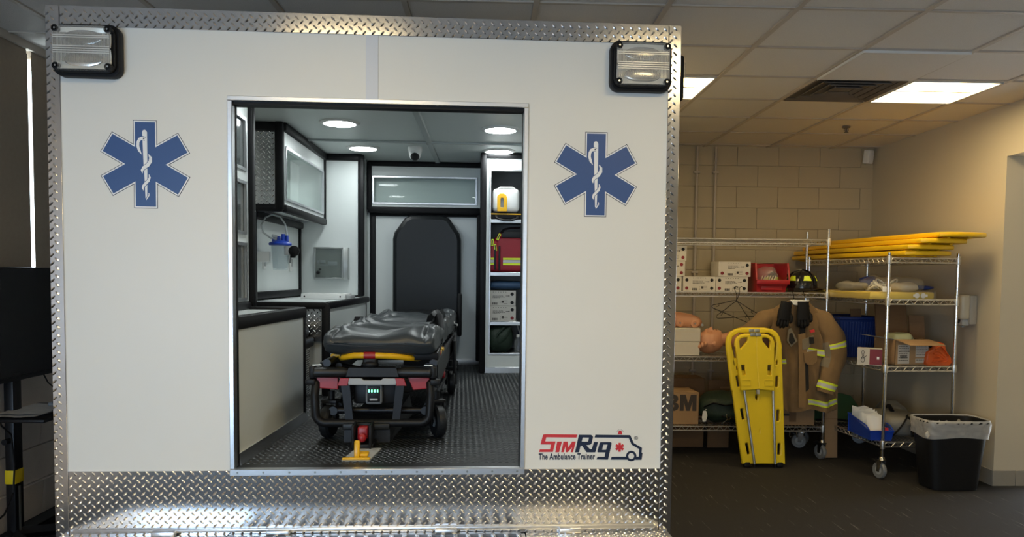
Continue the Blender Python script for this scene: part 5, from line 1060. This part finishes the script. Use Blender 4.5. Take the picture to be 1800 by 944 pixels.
for nm,o_,h_ in (('left',left,hl),('right',right,hr)):
    m=MB(); m.curve([o_]+h_,.018,FO,UV,VV,bevel=.007); fb=build(m,'front_leaf',M_yel,ss_)
    cx=2.02 if nm=='left' else 2.20; m=MB(); m.curve([rrect(cx,.672,.075,.05,.006),rrect(cx,.672,.067,.042,.005)],.004,FO-NV*.017,UV,VV); build(m,'raised_panel',M_yel,fb)
    arc=[p for p in o_ if p[1]>.95]; m=MB(); m.tube([FO+UV*x+VV*z for x,z in o_[1:7]],.014,10); build(m,'front_rail',M_yel,fb)
for z,y,w in ((1.082,-.0,.088),(1.050,-.034,.080)):
    for k in (0,1):
        m=MB(); m.M=Matrix.Translation(SO+NV*y); m.rbox(Vector((2.062+k*.044+.009,0,0))+VV*z-NV*.014,(.041,.012,.026),.003,2,rot=(-.085,0,0)); build(m,'hinge_plate',M_steel,ss_)
m=MB(); m.rbox(FO+UV*2.117+VV*.60,(.02,.03,.035),.004,rot=(-.085,0,0)); build(m,'centre_latch',M_lgrey,ss_)
for a,b in (((2.004,.64),(2.094,.035)),((2.236,.64),(2.258,.035))):
    m=MB(); m.cyl(FO+UV*a[0]+VV*a[1],FO+UV*b[0]+VV*b[1],.0105,n=14); pl_=build(m,'silver_pole',M_alu,ss_)
    m=MB(); m.cyl(FO+UV*b[0]+VV*(b[1]+.008),FO+UV*b[0]+VV*.004,.008,.005,n=10); build(m,'pole_tip',M_plast,pl_)
for x in (2.045,2.305): m=MB(); m.rbox(SO+UV*x+VV*.026,(.05,.04,.045),.01,rot=(-.085,0,0)); build(m,'end_foot',M_plast,ss_)
# --- turnout coat
co=thing('turnout_coat','tan firefighter turnout coat with lime and silver stripes hanging from the wire shelf','coat',(2.5,6.17,.43))
def coat(u,v,off=0):
    a=2*PI*u; cxs=2.468+.105*v+.02*v*v; w=(.13+.105*min(1,v/.14)**.7 if v<.14 else .235-.012*math.sin(v*3)); z=1.295-.865*v
    w=.10+.140*min(1,v/.085)**.62; dpt=.045+.030*min(1,v/.3)
    z-=.060*(abs(math.cos(a))**1.5)*min(1,v/.09)*max(0,1-v/.8)
    f=.020*math.sin(a*7+v*3)*min(1,v*2.2)+.026*noise.noise(Vector((math.cos(a)*4,v*3.5,2)))+.008*noise.noise(Vector((math.cos(a)*9,v*9,5)))
    z-=.012*math.sin(a*5)*v
    return (cxs+(w+off+f*.5)*math.cos(a), 6.190-(dpt+off+f)*(-math.sin(a) if math.sin(a)<0 else -math.sin(a)*.6), z)
m=MB(); m.surf(coat,96,60,cu=True); body=build(m,'coat_body',M_tan,co,smooth=80)
m=MB(); m.surf(lambda u,v:coat(u,.985-.0*v,-.004-.05*v),96,4,cu=True); build(m,'dark_lining',M_glove,body)
def band(fn,u0,u1,v0,v1,name,parent,nu=24,OFF=.004):
    for k,mm in enumerate((M_lime,M_silv,M_lime)):
        f0=(0,.28,.72)[k]; f1=(.28,.72,1)[k]
        m=MB(); m.surf(lambda u,v:fn(u0+(u1-u0)*u,v0+(v1-v0)*(f0+(f1-f0)*v),OFF),nu,3); build(m,name if k!=1 else 'silver_stripe',mm,parent)
band(coat,.755,.955,.405,.468,'lime_stripe',body,20,.016); band(coat,.745,.985,.90,.955,'lime_stripe',body,28); band(coat,.60,.652,.50,.545,'lime_stripe',body,8)
def tubefn(pts,rad,fl,seed):
    P_=[Vector(p) for p in pts]; n=len(P_)-1
    def f(u,v,off=0):
        t=min(.9999,max(0,v))*n; i=int(t); s=t-i; p0=P_[max(0,i-1)];p1=P_[i];p2=P_[i+1];p3=P_[min(n,i+2)]
        p=.5*((2*p1)+(p2-p0)*s+(2*p0-5*p1+4*p2-p3)*s*s+(3*p1-p0-3*p2+p3)*s**3); T=((p2-p0)+(p3-p1)*s).normalized()
        r=rad[i]*(1-s)+rad[i+1]*s+off; Y=Vector((0,1,0)); X=Y.cross(T).normalized(); a=2*PI*u
        r*=1+.05*math.sin(v*26+math.cos(a)*2)*min(1,v*3)+.11*noise.noise(Vector((math.cos(a)*2,math.sin(a)*2,v*8+seed)))
        return p+X*math.cos(a)*r+Y*math.sin(a)*r*fl
    return f
rs=tubefn([(2.60,6.19,1.225),(2.685,6.175,1.15),(2.765,6.150,1.01),(2.780,6.125,.87),(2.725,6.09,.72),(2.695,6.08,.585)],[.045,.095,.105,.098,.080,.070],.60,1)
m=MB(); m.surf(rs,36,44,cu=True); sl_=build(m,'right_sleeve',M_tan,co,smooth=80)
m=MB(); m.surf(lambda u,v:rs(u,.97+.0*v,-.006-.055*v),36,4,cu=True); build(m,'dark_cuff',M_glove,sl_)
band(rs,.50,1.02,.865,.945,'lime_stripe',sl_,20); band(rs,.55,.93,.44,.50,'lime_stripe',sl_,16)
m=MB(); m.surf(lambda u,v:rs(-.16+.26*u,.40+.32*v,.005),14,14); build(m,'elbow_patch',M_tan2,sl_)
ls_=tubefn([(2.33,6.20,1.215),(2.24,6.20,1.15),(2.13,6.205,1.05),(2.06,6.21,.92),(2.08,6.20,.80)],[.045,.09,.088,.078,.068],.55,4)
m=MB(); m.surf(ls_,32,36,cu=True); build(m,'left_sleeve',M_tan,co,smooth=80)
def flap(name,poly,y,mm,parent=co,t=.008):
    m=MB(); m.curve([poly],t,(0,y,0),(1,0,0),(0,0,1),bevel=.003); return build(m,name,mm,parent)
flap('collar',[(2.37,1.315),(2.33,1.26),(2.345,1.16),(2.40,1.11),(2.47,1.22),(2.475,1.31)],6.088,M_tan); flap('collar',[(2.535,1.315),(2.585,1.26),(2.57,1.15),(2.51,1.09),(2.475,1.22),(2.47,1.31)],6.088,M_tan)
flap('collar_lining',[(2.385,1.322),(2.53,1.322),(2.50,1.285),(2.45,1.283),(2.41,1.29)],6.075,M_white,t=.02)
flap('dark_opening',[(2.465,1.20),(2.505,1.20),(2.51,1.02),(2.475,1.02)],6.074,M_hole,t=.006)
flap('dark_opening',[(2.515,.82),(2.535,.82),(2.548,.62),(2.528,.60)],6.060,M_hole,t=.006)
flap('front_placket',[(2.455,1.05),(2.505,1.06),(2.535,.80),(2.525,.47),(2.475,.47),(2.47,.80)],6.064,M_tan,t=.006)
flap('collar_tab',[(2.375,1.09),(2.395,1.10),(2.445,1.0),(2.40,.955),(2.368,1.0)],6.070,M_tan2); flap('dark_patch',[(2.385,1.055),(2.40,1.06),(2.425,1.0),(2.40,.975),(2.382,1.0)],6.062,M_hole)
flap('collar_tab',[(2.485,1.01),(2.57,1.04),(2.565,.99),(2.53,.94),(2.49,.935)],6.062,M_tan2); flap('dark_patch',[(2.54,1.03),(2.57,1.03),(2.575,.985),(2.545,.985)],6.054,M_hole)
flap('red_badge',[(2.545,1.085),(2.575,1.09),(2.58,1.075),(2.55,1.068)],6.060,M_dec_r)
flap('pocket',[(2.50,.905),(2.60,.925),(2.60,.84),(2.57,.815),(2.53,.815),(2.505,.84)],6.052,M_tan)
m=MB()
for x in (2.405,2.495): m.tube([(x+.02,6.10,1.31),(x+.03,6.13,1.35),(x+.045,6.20,1.385),(x+.06,6.27,1.39)],.0028,6)
build(m,'hanger_hooks',M_plast,co)
def glove(x,y,z,tilt,label,mir):
    t=thing('work_glove',label,'glove',(x,y,z-.21),'black gloves hung on the turnout coat'); Mx=Matrix.Translation((x,y,z))@Matrix.Rotation(tilt,4,'Y')
    m=MB(); m.M=Mx; m.surf(lambda u,v:((.043+.008*v)*math.cos(2*PI*u)*(1+.05*math.sin(v*14)),.022*math.sin(2*PI*u),-.07*v),22,8,cu=True); build(m,'cuff',M_glove,t)
    m=MB(); m.M=Mx; m.surf(lambda u,v:((.050+.004*math.sin(v*3))*math.cos(2*PI*u),.026*math.sin(2*PI*u)*(1-.15*v),-.06-.085*v),22,8,cu=True); m.f.append(tuple(len(m.v)-22+i for i in range(22))); m.m.append(0); build(m,'palm',M_glove,t,smooth=70)
    for k,(dx,L) in enumerate(((-.036,.058),(-.012,.070),(.012,.066),(.035,.050))):
        m=MB(); m.M=Mx; m.tube([(dx*.95,0,-.135),(dx*1.02,-.005,-.145-L*.45),(dx*1.05,-.002,-.145-L*.85),(dx*1.05,.002,-.145-L)],[.0125,.0135,.0125,.006],12); build(m,'finger',M_glove,t,smooth=70)
    m=MB(); m.M=Mx; m.tube([(mir*.040,.005,-.085),(mir*.058,-.004,-.115),(mir*.060,-.01,-.15),(mir*.055,-.008,-.165)],[.015,.0155,.013,.006],12); build(m,'thumb',M_glove,t,smooth=70)
glove(2.345,6.045,1.312,.16,'black glove on the left side of the coat collar',1); glove(2.478,6.045,1.314,-.02,'black glove on the right side of the coat collar',1)
# --- right wire shelving (its own turned frame: x across, y deep)
FR='S'; SW,SD=.55,1.20
rs_=thing('corner_shelving','chrome wire shelving unit on castors along the right wall, stacked with yellow boards','shelving',(.27,.6,0))
SZ=(1.655,1.345,.845,.275)
for z in SZ: wire_shelf(rs_,0,SW,0,SD,z)
for x in (0,SW):
    for y in (0,SD): post(rs_,x,y,.165,1.695,SZ); castor(rs_,x,y,.15 if y==0 else .9)
# spine boards
def spine(k,x,y,z,rz,label):
    L,w=1.83,.41; t=thing('spine_board',label,'board',(x,y,z),'stacked yellow spine boards')
    h=[]
    for s in (-1,1):
        for q,yy in enumerate((.12,.42,.72,1.05,1.35,1.62)):
            ww=.155+.018*math.sin(PI*yy/L); h.append(rrect(s*ww,yy,.034,.15,.015))
    out=[(-.13,.0),(-.05,-.012),(.05,-.012),(.13,.0),(.175,.03),(.195,.12),(.205,.6),(.205,1.2),(.175,1.70),(.13,1.80),(.05,1.83),(-.05,1.83),(-.13,1.80),(-.175,1.70),(-.205,1.2),(-.205,.6),(-.195,.12),(-.175,.03)]
    O=Vector((x,y,z+.030)); U=Vector((math.cos(rz),math.sin(rz),0)); V=Vector((-math.sin(rz),math.cos(rz),.0))
    m=MB(); m.curve([out]+h,.016,O,U,V,bevel=.009); b=build(m,'board',M_yboard,t)
    # bow the board a little towards its ends
    for vv in b.data.vertices:
        pass
    for s in (-.085,.085):
        m=MB(); m.tube([O+U*s+V*.06-Vector((0,0,.018)),O+U*s+V*.16-Vector((0,0,.026)),O+U*s+V*1.66-Vector((0,0,.026)),O+U*s+V*1.76-Vector((0,0,.016))],.014,8,flat=.6); build(m,'runner',M_yboard,t)
    for yy in (.17,.57,.9,1.2,1.5):
        m=MB(); c_=O+V*yy-Vector((0,0,.014)); m.rbox(c_,(.24,.02,.022),.006,rot=(0,0,rz)); build(m,'cross_rib',M_yboard,t)
for k,(x,y,lab) in enumerate(((.255,-.10,'bottom yellow spine board of the stack on the corner shelving'),(.262,-.12,'second yellow spine board from the bottom of the stack'),(.325,-.17,'third yellow spine board from the bottom of the stack'),(.425,-.235,'top yellow spine board of the stack, sticking out farthest to the right'))):
    spine(k,x,y,1.659+.0435*k,.02,lab)
# second shelf: wrapped yellow pad and bags
t=thing('wrapped_pad','long yellow padded board in clear film on the second shelf','pad',(.2,.6,1.348))
m=MB(); m.curve([[(-.16,-.08),(-.08,-.10),(.26,-.10),(.335,-.07),(.36,.0),(.35,1.0),(.3,1.05),(-.1,1.05),(-.16,.95)]],.030,(.055,.13,1.374),(1,0,0),(0,1,0),bevel=.012); build(m,'pad',mat('dull_yellow_pad',(.74,.56,.06),.45,var=.1),t)
m=MB(); m.curve([[(-.165,-.09),(-.08,-.11),(.265,-.11),(.345,-.08),(.37,.0),(.36,1.0),(.31,1.06),(-.11,1.06),(-.17,.95)]],.04,(.055,.13,1.376),(1,0,0),(0,1,0),bevel=.013); build(m,'clear_film',M_bag,t)
m=MB()
for k in range(2): m.lathe([(.020,0),(.015,0),(.015,-.004),(.020,-.004)],(.235+.05*k,.010,1.376),ax='y',n=16)
m.rbox((.215,.008,1.376),(.02,.006,.02),.003); m.rbox((.31,.008,1.376),(.02,.006,.02),.003); build(m,'white_grip_loops',M_white,t)
lump('tubing_bag','clear plastic bag of coiled white tubing on the wrapped pad','bag',(.11,.30,1.46),(.115,.16,.06),M_bag,.25,13,seed=5)
t=thing('tubing_coil','white and grey tubing coiled inside the clear bag','tubing',(.1,.3,1.41))
m=MB()
for k in range(5): m.tube([(.06+.025*k+.06*math.cos(a)*(.6+.1*k),.28+.10*math.sin(a),1.425+.012*k+.025*math.sin(a*2+k)) for a in [2*PI*i/18 for i in range(18)]],.006,6,closed=True)
build(m,'coil',M_dec_w,t)
lump('bagged_mask','second clear plastic bag with pale contents right of the front post','bag',(.21,.12,1.455),(.12,.12,.062),M_bag,.28,12,seed=9)
t=lump('pale_contents','cream bundle showing inside the right clear bag','bundle',(.20,.12,1.437),(.09,.09,.036),M_gyp,.2,14,seed=12); 
t=lump('grey_fabric_roll','grey cloth bundle at the left on the wrapped pad','cloth',(-.0,.52,1.44),(.07,.18,.04),M_duff,.3,11,seed=15)
t=lump('blue_cloth','small dark blue cloth behind the front post on the wrapped pad','cloth',(.09,.42,1.475),(.07,.06,.04),M_bluep,.3,14,seed=17)
t=lump('blue_strap_pack','flat dark blue strip at the right of the clear bags','strap',(.37,.16,1.435),(.095,.05,.018),M_bluep,.25,14,seed=19)
t=thing('white_label_card','small white printed card behind the front post','card',(.06,.03,1.40)); m=MB(); m.rbox((.0,.02,1.422),(.07,.004,.040),.001,1,rot=(-.2,0,.1)); build(m,'card',M_white,t)
# third shelf
z3=.848
bb_=thing('blue_bin','tall dark blue ribbed bin at the left of the third shelf','bin',(.12,.75,z3))
x0,x1,y0,y1,h=-.02,.36,.62,1.12,.325
m=MB(); m.hexa([(x0+.03,y0+.03,z3),(x1-.03,y0+.03,z3),(x1-.03,y1-.03,z3),(x0+.03,y1-.03,z3),(x0,y0,z3+h),(x1,y0,z3+h),(x1,y1,z3+h),(x0,y1,z3+h)]); m.f.pop(1); m.m.pop(); build(m,'tub',M_bluep,bb_)
for k in range(15): 
    f=.04+.92*k/14; m=MB(); xa=x0+(x1-x0)*f; xb=x0+.03+(x1-x0-.06)*f; m.tube([(xb,y0+.028,z3+.01),(xa,y0-.001,z3+h-.03)],.006,5); build(m,'rib',M_bluep,bb_)
for k in range(16): 
    f=.04+.92*k/15; m=MB(); ya=y0+(y1-y0)*f; yb=y0+.03+(y1-y0-.06)*f; m.tube([(x0+.028,yb,z3+.01),(x0-.001,ya,z3+h-.03)],.006,5); build(m,'rib',M_bluep,bb_)
m=MB(); m.tube([(x0,y0,z3+h),(x1,y0,z3+h),(x1,y1,z3+h),(x0,y1,z3+h)],.014,6,closed=True); build(m,'rim',M_bluep,bb_)
t=thing('loose_flap','small piece of brown cardboard standing in the blue bin','cardboard',(.2,.72,1.1)); m=MB(); m.box((.165,.70,1.19),(.10,.004,.12),rot=(-.2,0,.1)); m.box((.09,.76,1.175),(.22,.16,.004),rot=(.06,0,.1)); build(m,'sheet',M_card2,t)
t=thing('tall_cardboard','large brown cardboard sheet standing at the back of the third shelf','cardboard',(.37,.5,z3)); m=MB(); m.hexa([(.20,.42,z3),(.47,.42,z3),(.47,.44,z3),(.20,.44,z3),(.225,.52,z3+.455),(.485,.52,z3+.455),(.485,.54,z3+.455),(.225,.54,z3+.455)]); build(m,'sheet',M_card2,t); m=MB(); m.hexa([(.47,.40,z3),(.56,.34,z3),(.565,.36,z3),(.47,.42,z3),(.485,.47,z3+.36),(.58,.42,z3+.36),(.585,.44,z3+.36),(.485,.49,z3+.36)]); build(m,'side_fold',M_card2,t)
ob_=thing('open_carton','open brown carton with two white labels and raised flaps on the third shelf','box',(.24,.2,z3))
x0,x1,y0,y1,h=.115,.388,.065,.34,.195
m=MB()
for a in ((x0,x1,y0,y0+.006,z3,z3+h),(x0,x1,y1-.006,y1,z3,z3+h),(x0,x0+.006,y0,y1,z3,z3+h),(x1-.006,x1,y0,y1,z3,z3+h),(x0,x1,y0,y1,z3,z3+.006)): m.bb(*a)
build(m,'carton',M_card,ob_)
m=MB(); m.hexa([(x0,y0,z3+h-.002),(x1+.0,y0,z3+h-.002),(x1,y0,z3+h+.002),(x0,y0,z3+h+.002),(x0+.045,y0-.12,z3+h-.037),(x1+.05,y0-.12,z3+h-.037),(x1+.05,y0-.12,z3+h-.033),(x0+.045,y0-.12,z3+h-.033)]); build(m,'front_flap',M_card,ob_,label='pale front flap folded out')
m=MB(); m.hexa([(x0,y0+.02,z3+h-.002),(x0,y1-.02,z3+h-.002),(x0,y1-.02,z3+h+.002),(x0,y0+.02,z3+h+.002),(x0-.13,y0+.03,z3+h+.02),(x0-.13,y1-.02,z3+h+.02),(x0-.13,y1-.02,z3+h+.024),(x0-.13,y0+.03,z3+h+.024)]); build(m,'side_flap',M_grey,ob_,label='dark grey side flap folded out')
for (u0,u1,w0,w1) in ((.022,.115,.012,.155),(.165,.265,.062,.158),(.165,.255,.02,.052)):
    lb=bx('label',M_wcard,ob_,x0+u0,x0+u1,y0-.001,y0,z3+w0,z3+w1); m=MB(); rnd=random.Random(int(u0*1000)+int(w0*1000)); z=w1-.012
    while z>w0+.008:
        x=u0+.006
        while x<u1-.014: L=rnd.uniform(.006,.018); m.box((x0+x+L/2,y0-.0015,z3+z),(L,.001,.0045)); x+=L+.004
        z-=.013 if w1-w0<.12 or z>.08 else .02
    build(m,'print',M_ink,lb,smooth=0)
m=MB(); 
for k in range(14): m.box((x0+.04+.0042*k,y0-.002,z3+.065),((.0012,.0024,.0018)[k%3],.001,.024))
build(m,'barcode',M_ink,ob_,smooth=0)
t=lump('pale_green_bag','pale green plastic bag showing at the top of the open carton','bag',(.22,.19,z3+.19),(.09,.10,.055),mat('pale_green_film',(.42,.44,.26),.4),.2,14,seed=21)
t=thing('red_white_box','small white box with red panel and black line drawing beside the front post','box',(-.03,.1,z3)); rz=-.55
Mb=Matrix.Translation((-.045,.135,z3))@Matrix.Rotation(rz,4,'Z')
def bxm(nm,mm,*a): m=MB(); m.M=Mb; m.bb(*a); return build(m,nm,mm,t)
bxm('carton',M_wcard,-.085,.085,-.055,.06,0,.125); bxm('red_panel',M_dred,.0,.0855,-.0557,-.055,.004,.122); bxm('red_panel',M_dred,.0855,.0862,-.0557,.015,.004,.122); bxm('white_mark',M_white,.05,.066,-.0565,-.0557,.045,.066)
m=MB(); m.M=Mb; m.tube([(-.05+.012*math.sin(a*2)+.004*a*.3,-.0556,.065+.045*math.cos(a)) for a in [2*PI*i/20 for i in range(21)]],.0018,5); m.tube([(-.058,-.0556,.05),(-.04,-.0556,.072),(-.03,-.0556,.045),(-.05,-.0556,.05),(-.02,-.0556,.07)],.002,5); build(m,'line_drawing',M_ink,t)
t=thing('folded_orange_bag','folded bright orange vinyl bag with a black strap at the right of the third shelf','bag',(.47,.12,z3))
m=MB(); m.curve([[(0,.012),(.02,.0),(.17,.0),(.195,.02),(.19,.05),(.15,.10),(.125,.155),(.10,.165),(.06,.15),(.055,.11),(.01,.085)]],.19,(.358,.14,z3+.006),(1,0,0),(0,0,1),bevel=.010)
m.v=[(x+.008*noise.noise(Vector((x*25,y*12,z*25))),y+.02*noise.noise(Vector((x*14,z*14,3))),z+.006*noise.noise(Vector((x*20,y*9,z*20+5)))) for x,y,z in m.v]; build(m,'folded_body',M_orange,t,smooth=60)
for q,P_ in enumerate(([(.03,.02),(.10,.015),(.16,.03),(.15,.06),(.10,.10),(.06,.11)],[(.04,.035),(.10,.032),(.135,.045),(.10,.075),(.05,.085)],[(.05,.05),(.09,.05),(.095,.06),(.06,.068)],[(.06,.12),(.10,.145),(.125,.12),(.17,.07)])):
    m=MB(); m.tube([(.358+x,.034-.004*math.sin(i*1.3),z3+z+.006) for i,(x,z) in enumerate(P_)],.0065,6,flat=.7); build(m,'fold_edge',M_orange,t)
m=MB(); m.ell((.41,.10,z3+.15),(.05,.05,.025),16,10,fn=lambda q,d:q*(1+.25*noise.noise(q*25))); build(m,'black_strap',M_glove,t)
# bottom shelf
z4=.279
t=thing('green_splint_board','curved dark green plastic board standing at the far end of the bottom shelf','board',(.1,.95,z4)); m=MB(); m.curve([[(-.24,0),(-.26,.06),(-.24,.17),(-.16,.225),(.05,.225),(.14,.20),(.19,.12),(.19,.05),(.15,0)]],.012,(.13,.86,z4+.01),(1,0,0),(0,.35,.94),bevel=.006); build(m,'board',M_gboard,t)
m=MB(); m.tube([(-.1,.80,z4+.02),(.06,.76,z4+.03),(.2,.74,z4+.012)],.02,8,flat=.4); build(m,'strap',M_glove,t)
bl=thing('blue_pack_bin','bright blue open bin of white packets on the bottom shelf behind the front post','bin',(.03,.25,z4))
Mb=Matrix.Translation((.035,.24,z4))@Matrix.Rotation(-.12,4,'Z')
x0,x1,y0,y1,h=-.085,.095,-.19,.19,.125; m=MB(); m.M=Mb
m.bb(x0+.01,x1-.01,y0+.01,y1,0,.006); m.hexa([(x0+.012,y0,0),(x0+.018,y0,0),(x0+.018,y1,0),(x0+.012,y1,0),(x0,y0-.01,.075),(x0+.008,y0-.01,.075),(x0+.008,y1,h+.02),(x0,y1,h+.02)])
m.hexa([(x1-.018,y0,0),(x1-.012,y0,0),(x1-.012,y1,0),(x1-.018,y1,0),(x1-.008,y0-.01,.075),(x1,y0-.01,.075),(x1,y1,h+.02),(x1-.008,y1,h+.02)]); m.bb(x0,x1,y1-.006,y1,0,h+.02)
m.hexa([(x0+.012,y0,0),(x1-.012,y0,0),(x1-.012,y0+.006,0),(x0+.012,y0+.006,0),(x0,y0-.012,.072),(x1,y0-.012,.072),(x1,y0-.004,.072),(x0,y0-.004,.072)]); build(m,'tub',M_blueb,bl)
m=MB(); m.M=Mb; m.tube([(x0,y1,h+.02),(x0,y0+.05,.105),(x0,y0-.012,.074),(x1,y0-.012,.074),(x1,y0+.05,.105),(x1,y1,h+.02)],.006,6); build(m,'rim',M_blueb,bl)
rnd=random.Random(4)
for k in range(9):
    t=thing('white_packet','thin white packet in the blue bin, %s from the front'%('first','second','third','fourth','fifth','sixth','seventh','eighth','ninth')[k],'packet',(.03,.09+.03*k,z4+.01),'white packets in the blue bin'); m=MB(); m.M=Mb@Matrix.Translation((0,-.12+.033*k,.082+.004*k))@Matrix.Rotation(-.25+rnd.uniform(-.12,.12),4,'X')@Matrix.Rotation(rnd.uniform(-.1,.1),4,'Z')
    m.surf(lambda u,v,k=k:(-.066+.132*u,.006*math.sin(u*6+k)+.003*math.sin(v*5),-.07+.16*v+.006*math.sin(u*9+k)),8,5); m.surf(lambda u,v,k=k:(-.066+.132*u,.006*math.sin(u*6+k)+.003*math.sin(v*5)+.006,-.07+.16*v+.006*math.sin(u*9+k)),8,5); build(m,'packet_sleeve',M_white,t)
t=thing('red_packet','small red packet at the front of the blue bin','packet',(.08,.08,z4+.02)); m=MB(); m.M=Mb; m.rbox((.045,-.165,.065),(.05,.008,.06),.002,1); build(m,'sleeve',M_dec_r,t)
t=lump('grey_duffel','grey canvas duffel bag with black straps on the bottom shelf','bag',(.30,.33,z4+.088),(.185,.24,.088),M_duff,.12,7,p=.6,seed=31,nu=36,nv=22)
m=MB(); m.tube([(.14,.10,z4+.02),(.19,.08,z4+.09),(.255,.10,z4+.163),(.28,.14,z4+.172)],.015,8,flat=.35); m.tube([(.285,.12,z4+.168),(.29,.085,z4+.10),(.29,.078,z4+.02)],.015,8,flat=.35); m.tube([(.26,.30,z4+.18),(.28,.38,z4+.215),(.30,.46,z4+.18)],.018,8,flat=.4); build(m,'black_strap',M_glove,t)
m=MB(); m.ell((.44,.17,z4+.07),(.07,.06,.045),16,10,fn=lambda q,d:q*(1+.2*noise.noise(q*20))); build(m,'dark_end_flap',M_glove,t)
t=lump('dark_rolled_bag','dark grey rolled bag against the right wall behind the waste bin','bag',(.46,.62,z4+.10),(.09,.16,.10),M_film,.18,10,seed=35)
# --- waste bin with liner, in front of the corner shelving
FR='R'
wbn=thing('waste_bin','black rectangular waste bin with a clear liner folded over its rim','bin',(3.32,5.44,0))
def binw(u,v,off=0,zo=0):
    w=.172+.056*v+off; d=.115+.030*v+off; p=5.0; a=2*PI*u; c_,s_=math.cos(a),math.sin(a); k=(abs(c_)**p+abs(s_)**p)**(-1/p); return (3.325+w*k*c_,5.44+d*k*s_,.004+.485*v+zo)
m=MB(); m.surf(binw,64,10,cu=True); m.f.append(tuple(range(63,-1,-1))); m.m.append(0); m.surf(lambda u,v:binw(1-u,1-v,-.006),64,8,cu=True); build(m,'bin_body',M_plast,wbn,smooth=60)
m=MB(); m.tube([binw(i/64,1,.004) for i in range(64)],.009,8,closed=True); build(m,'rim',M_plast,wbn)
def liner(u,v):
    w=.006*noise.noise(Vector((math.cos(2*PI*u)*9,math.sin(2*PI*u)*9,v*7)))+.004*noise.noise(Vector((u*70,v*12,3)))
    if v<.6:
        q=v/.6; return binw(u,1.035-.26*(1-q)+.018*math.sin(2*PI*u*3)*(1-q),.013+w)
    q=(v-.6)/.4; return binw(u,1.035-.30*q,.004-.026*q+w)
m=MB(); m.surf(liner,110,16,cu=True); build(m,'liner',M_liner,wbn,smooth=80)
m=MB(); m.ell((3.325-.232,5.44-.12,.405),(.016,.014,.022),12,8,fn=lambda q,d:q*(1+.3*noise.noise(q*60))); build(m,'liner_knot',M_liner,wbn)
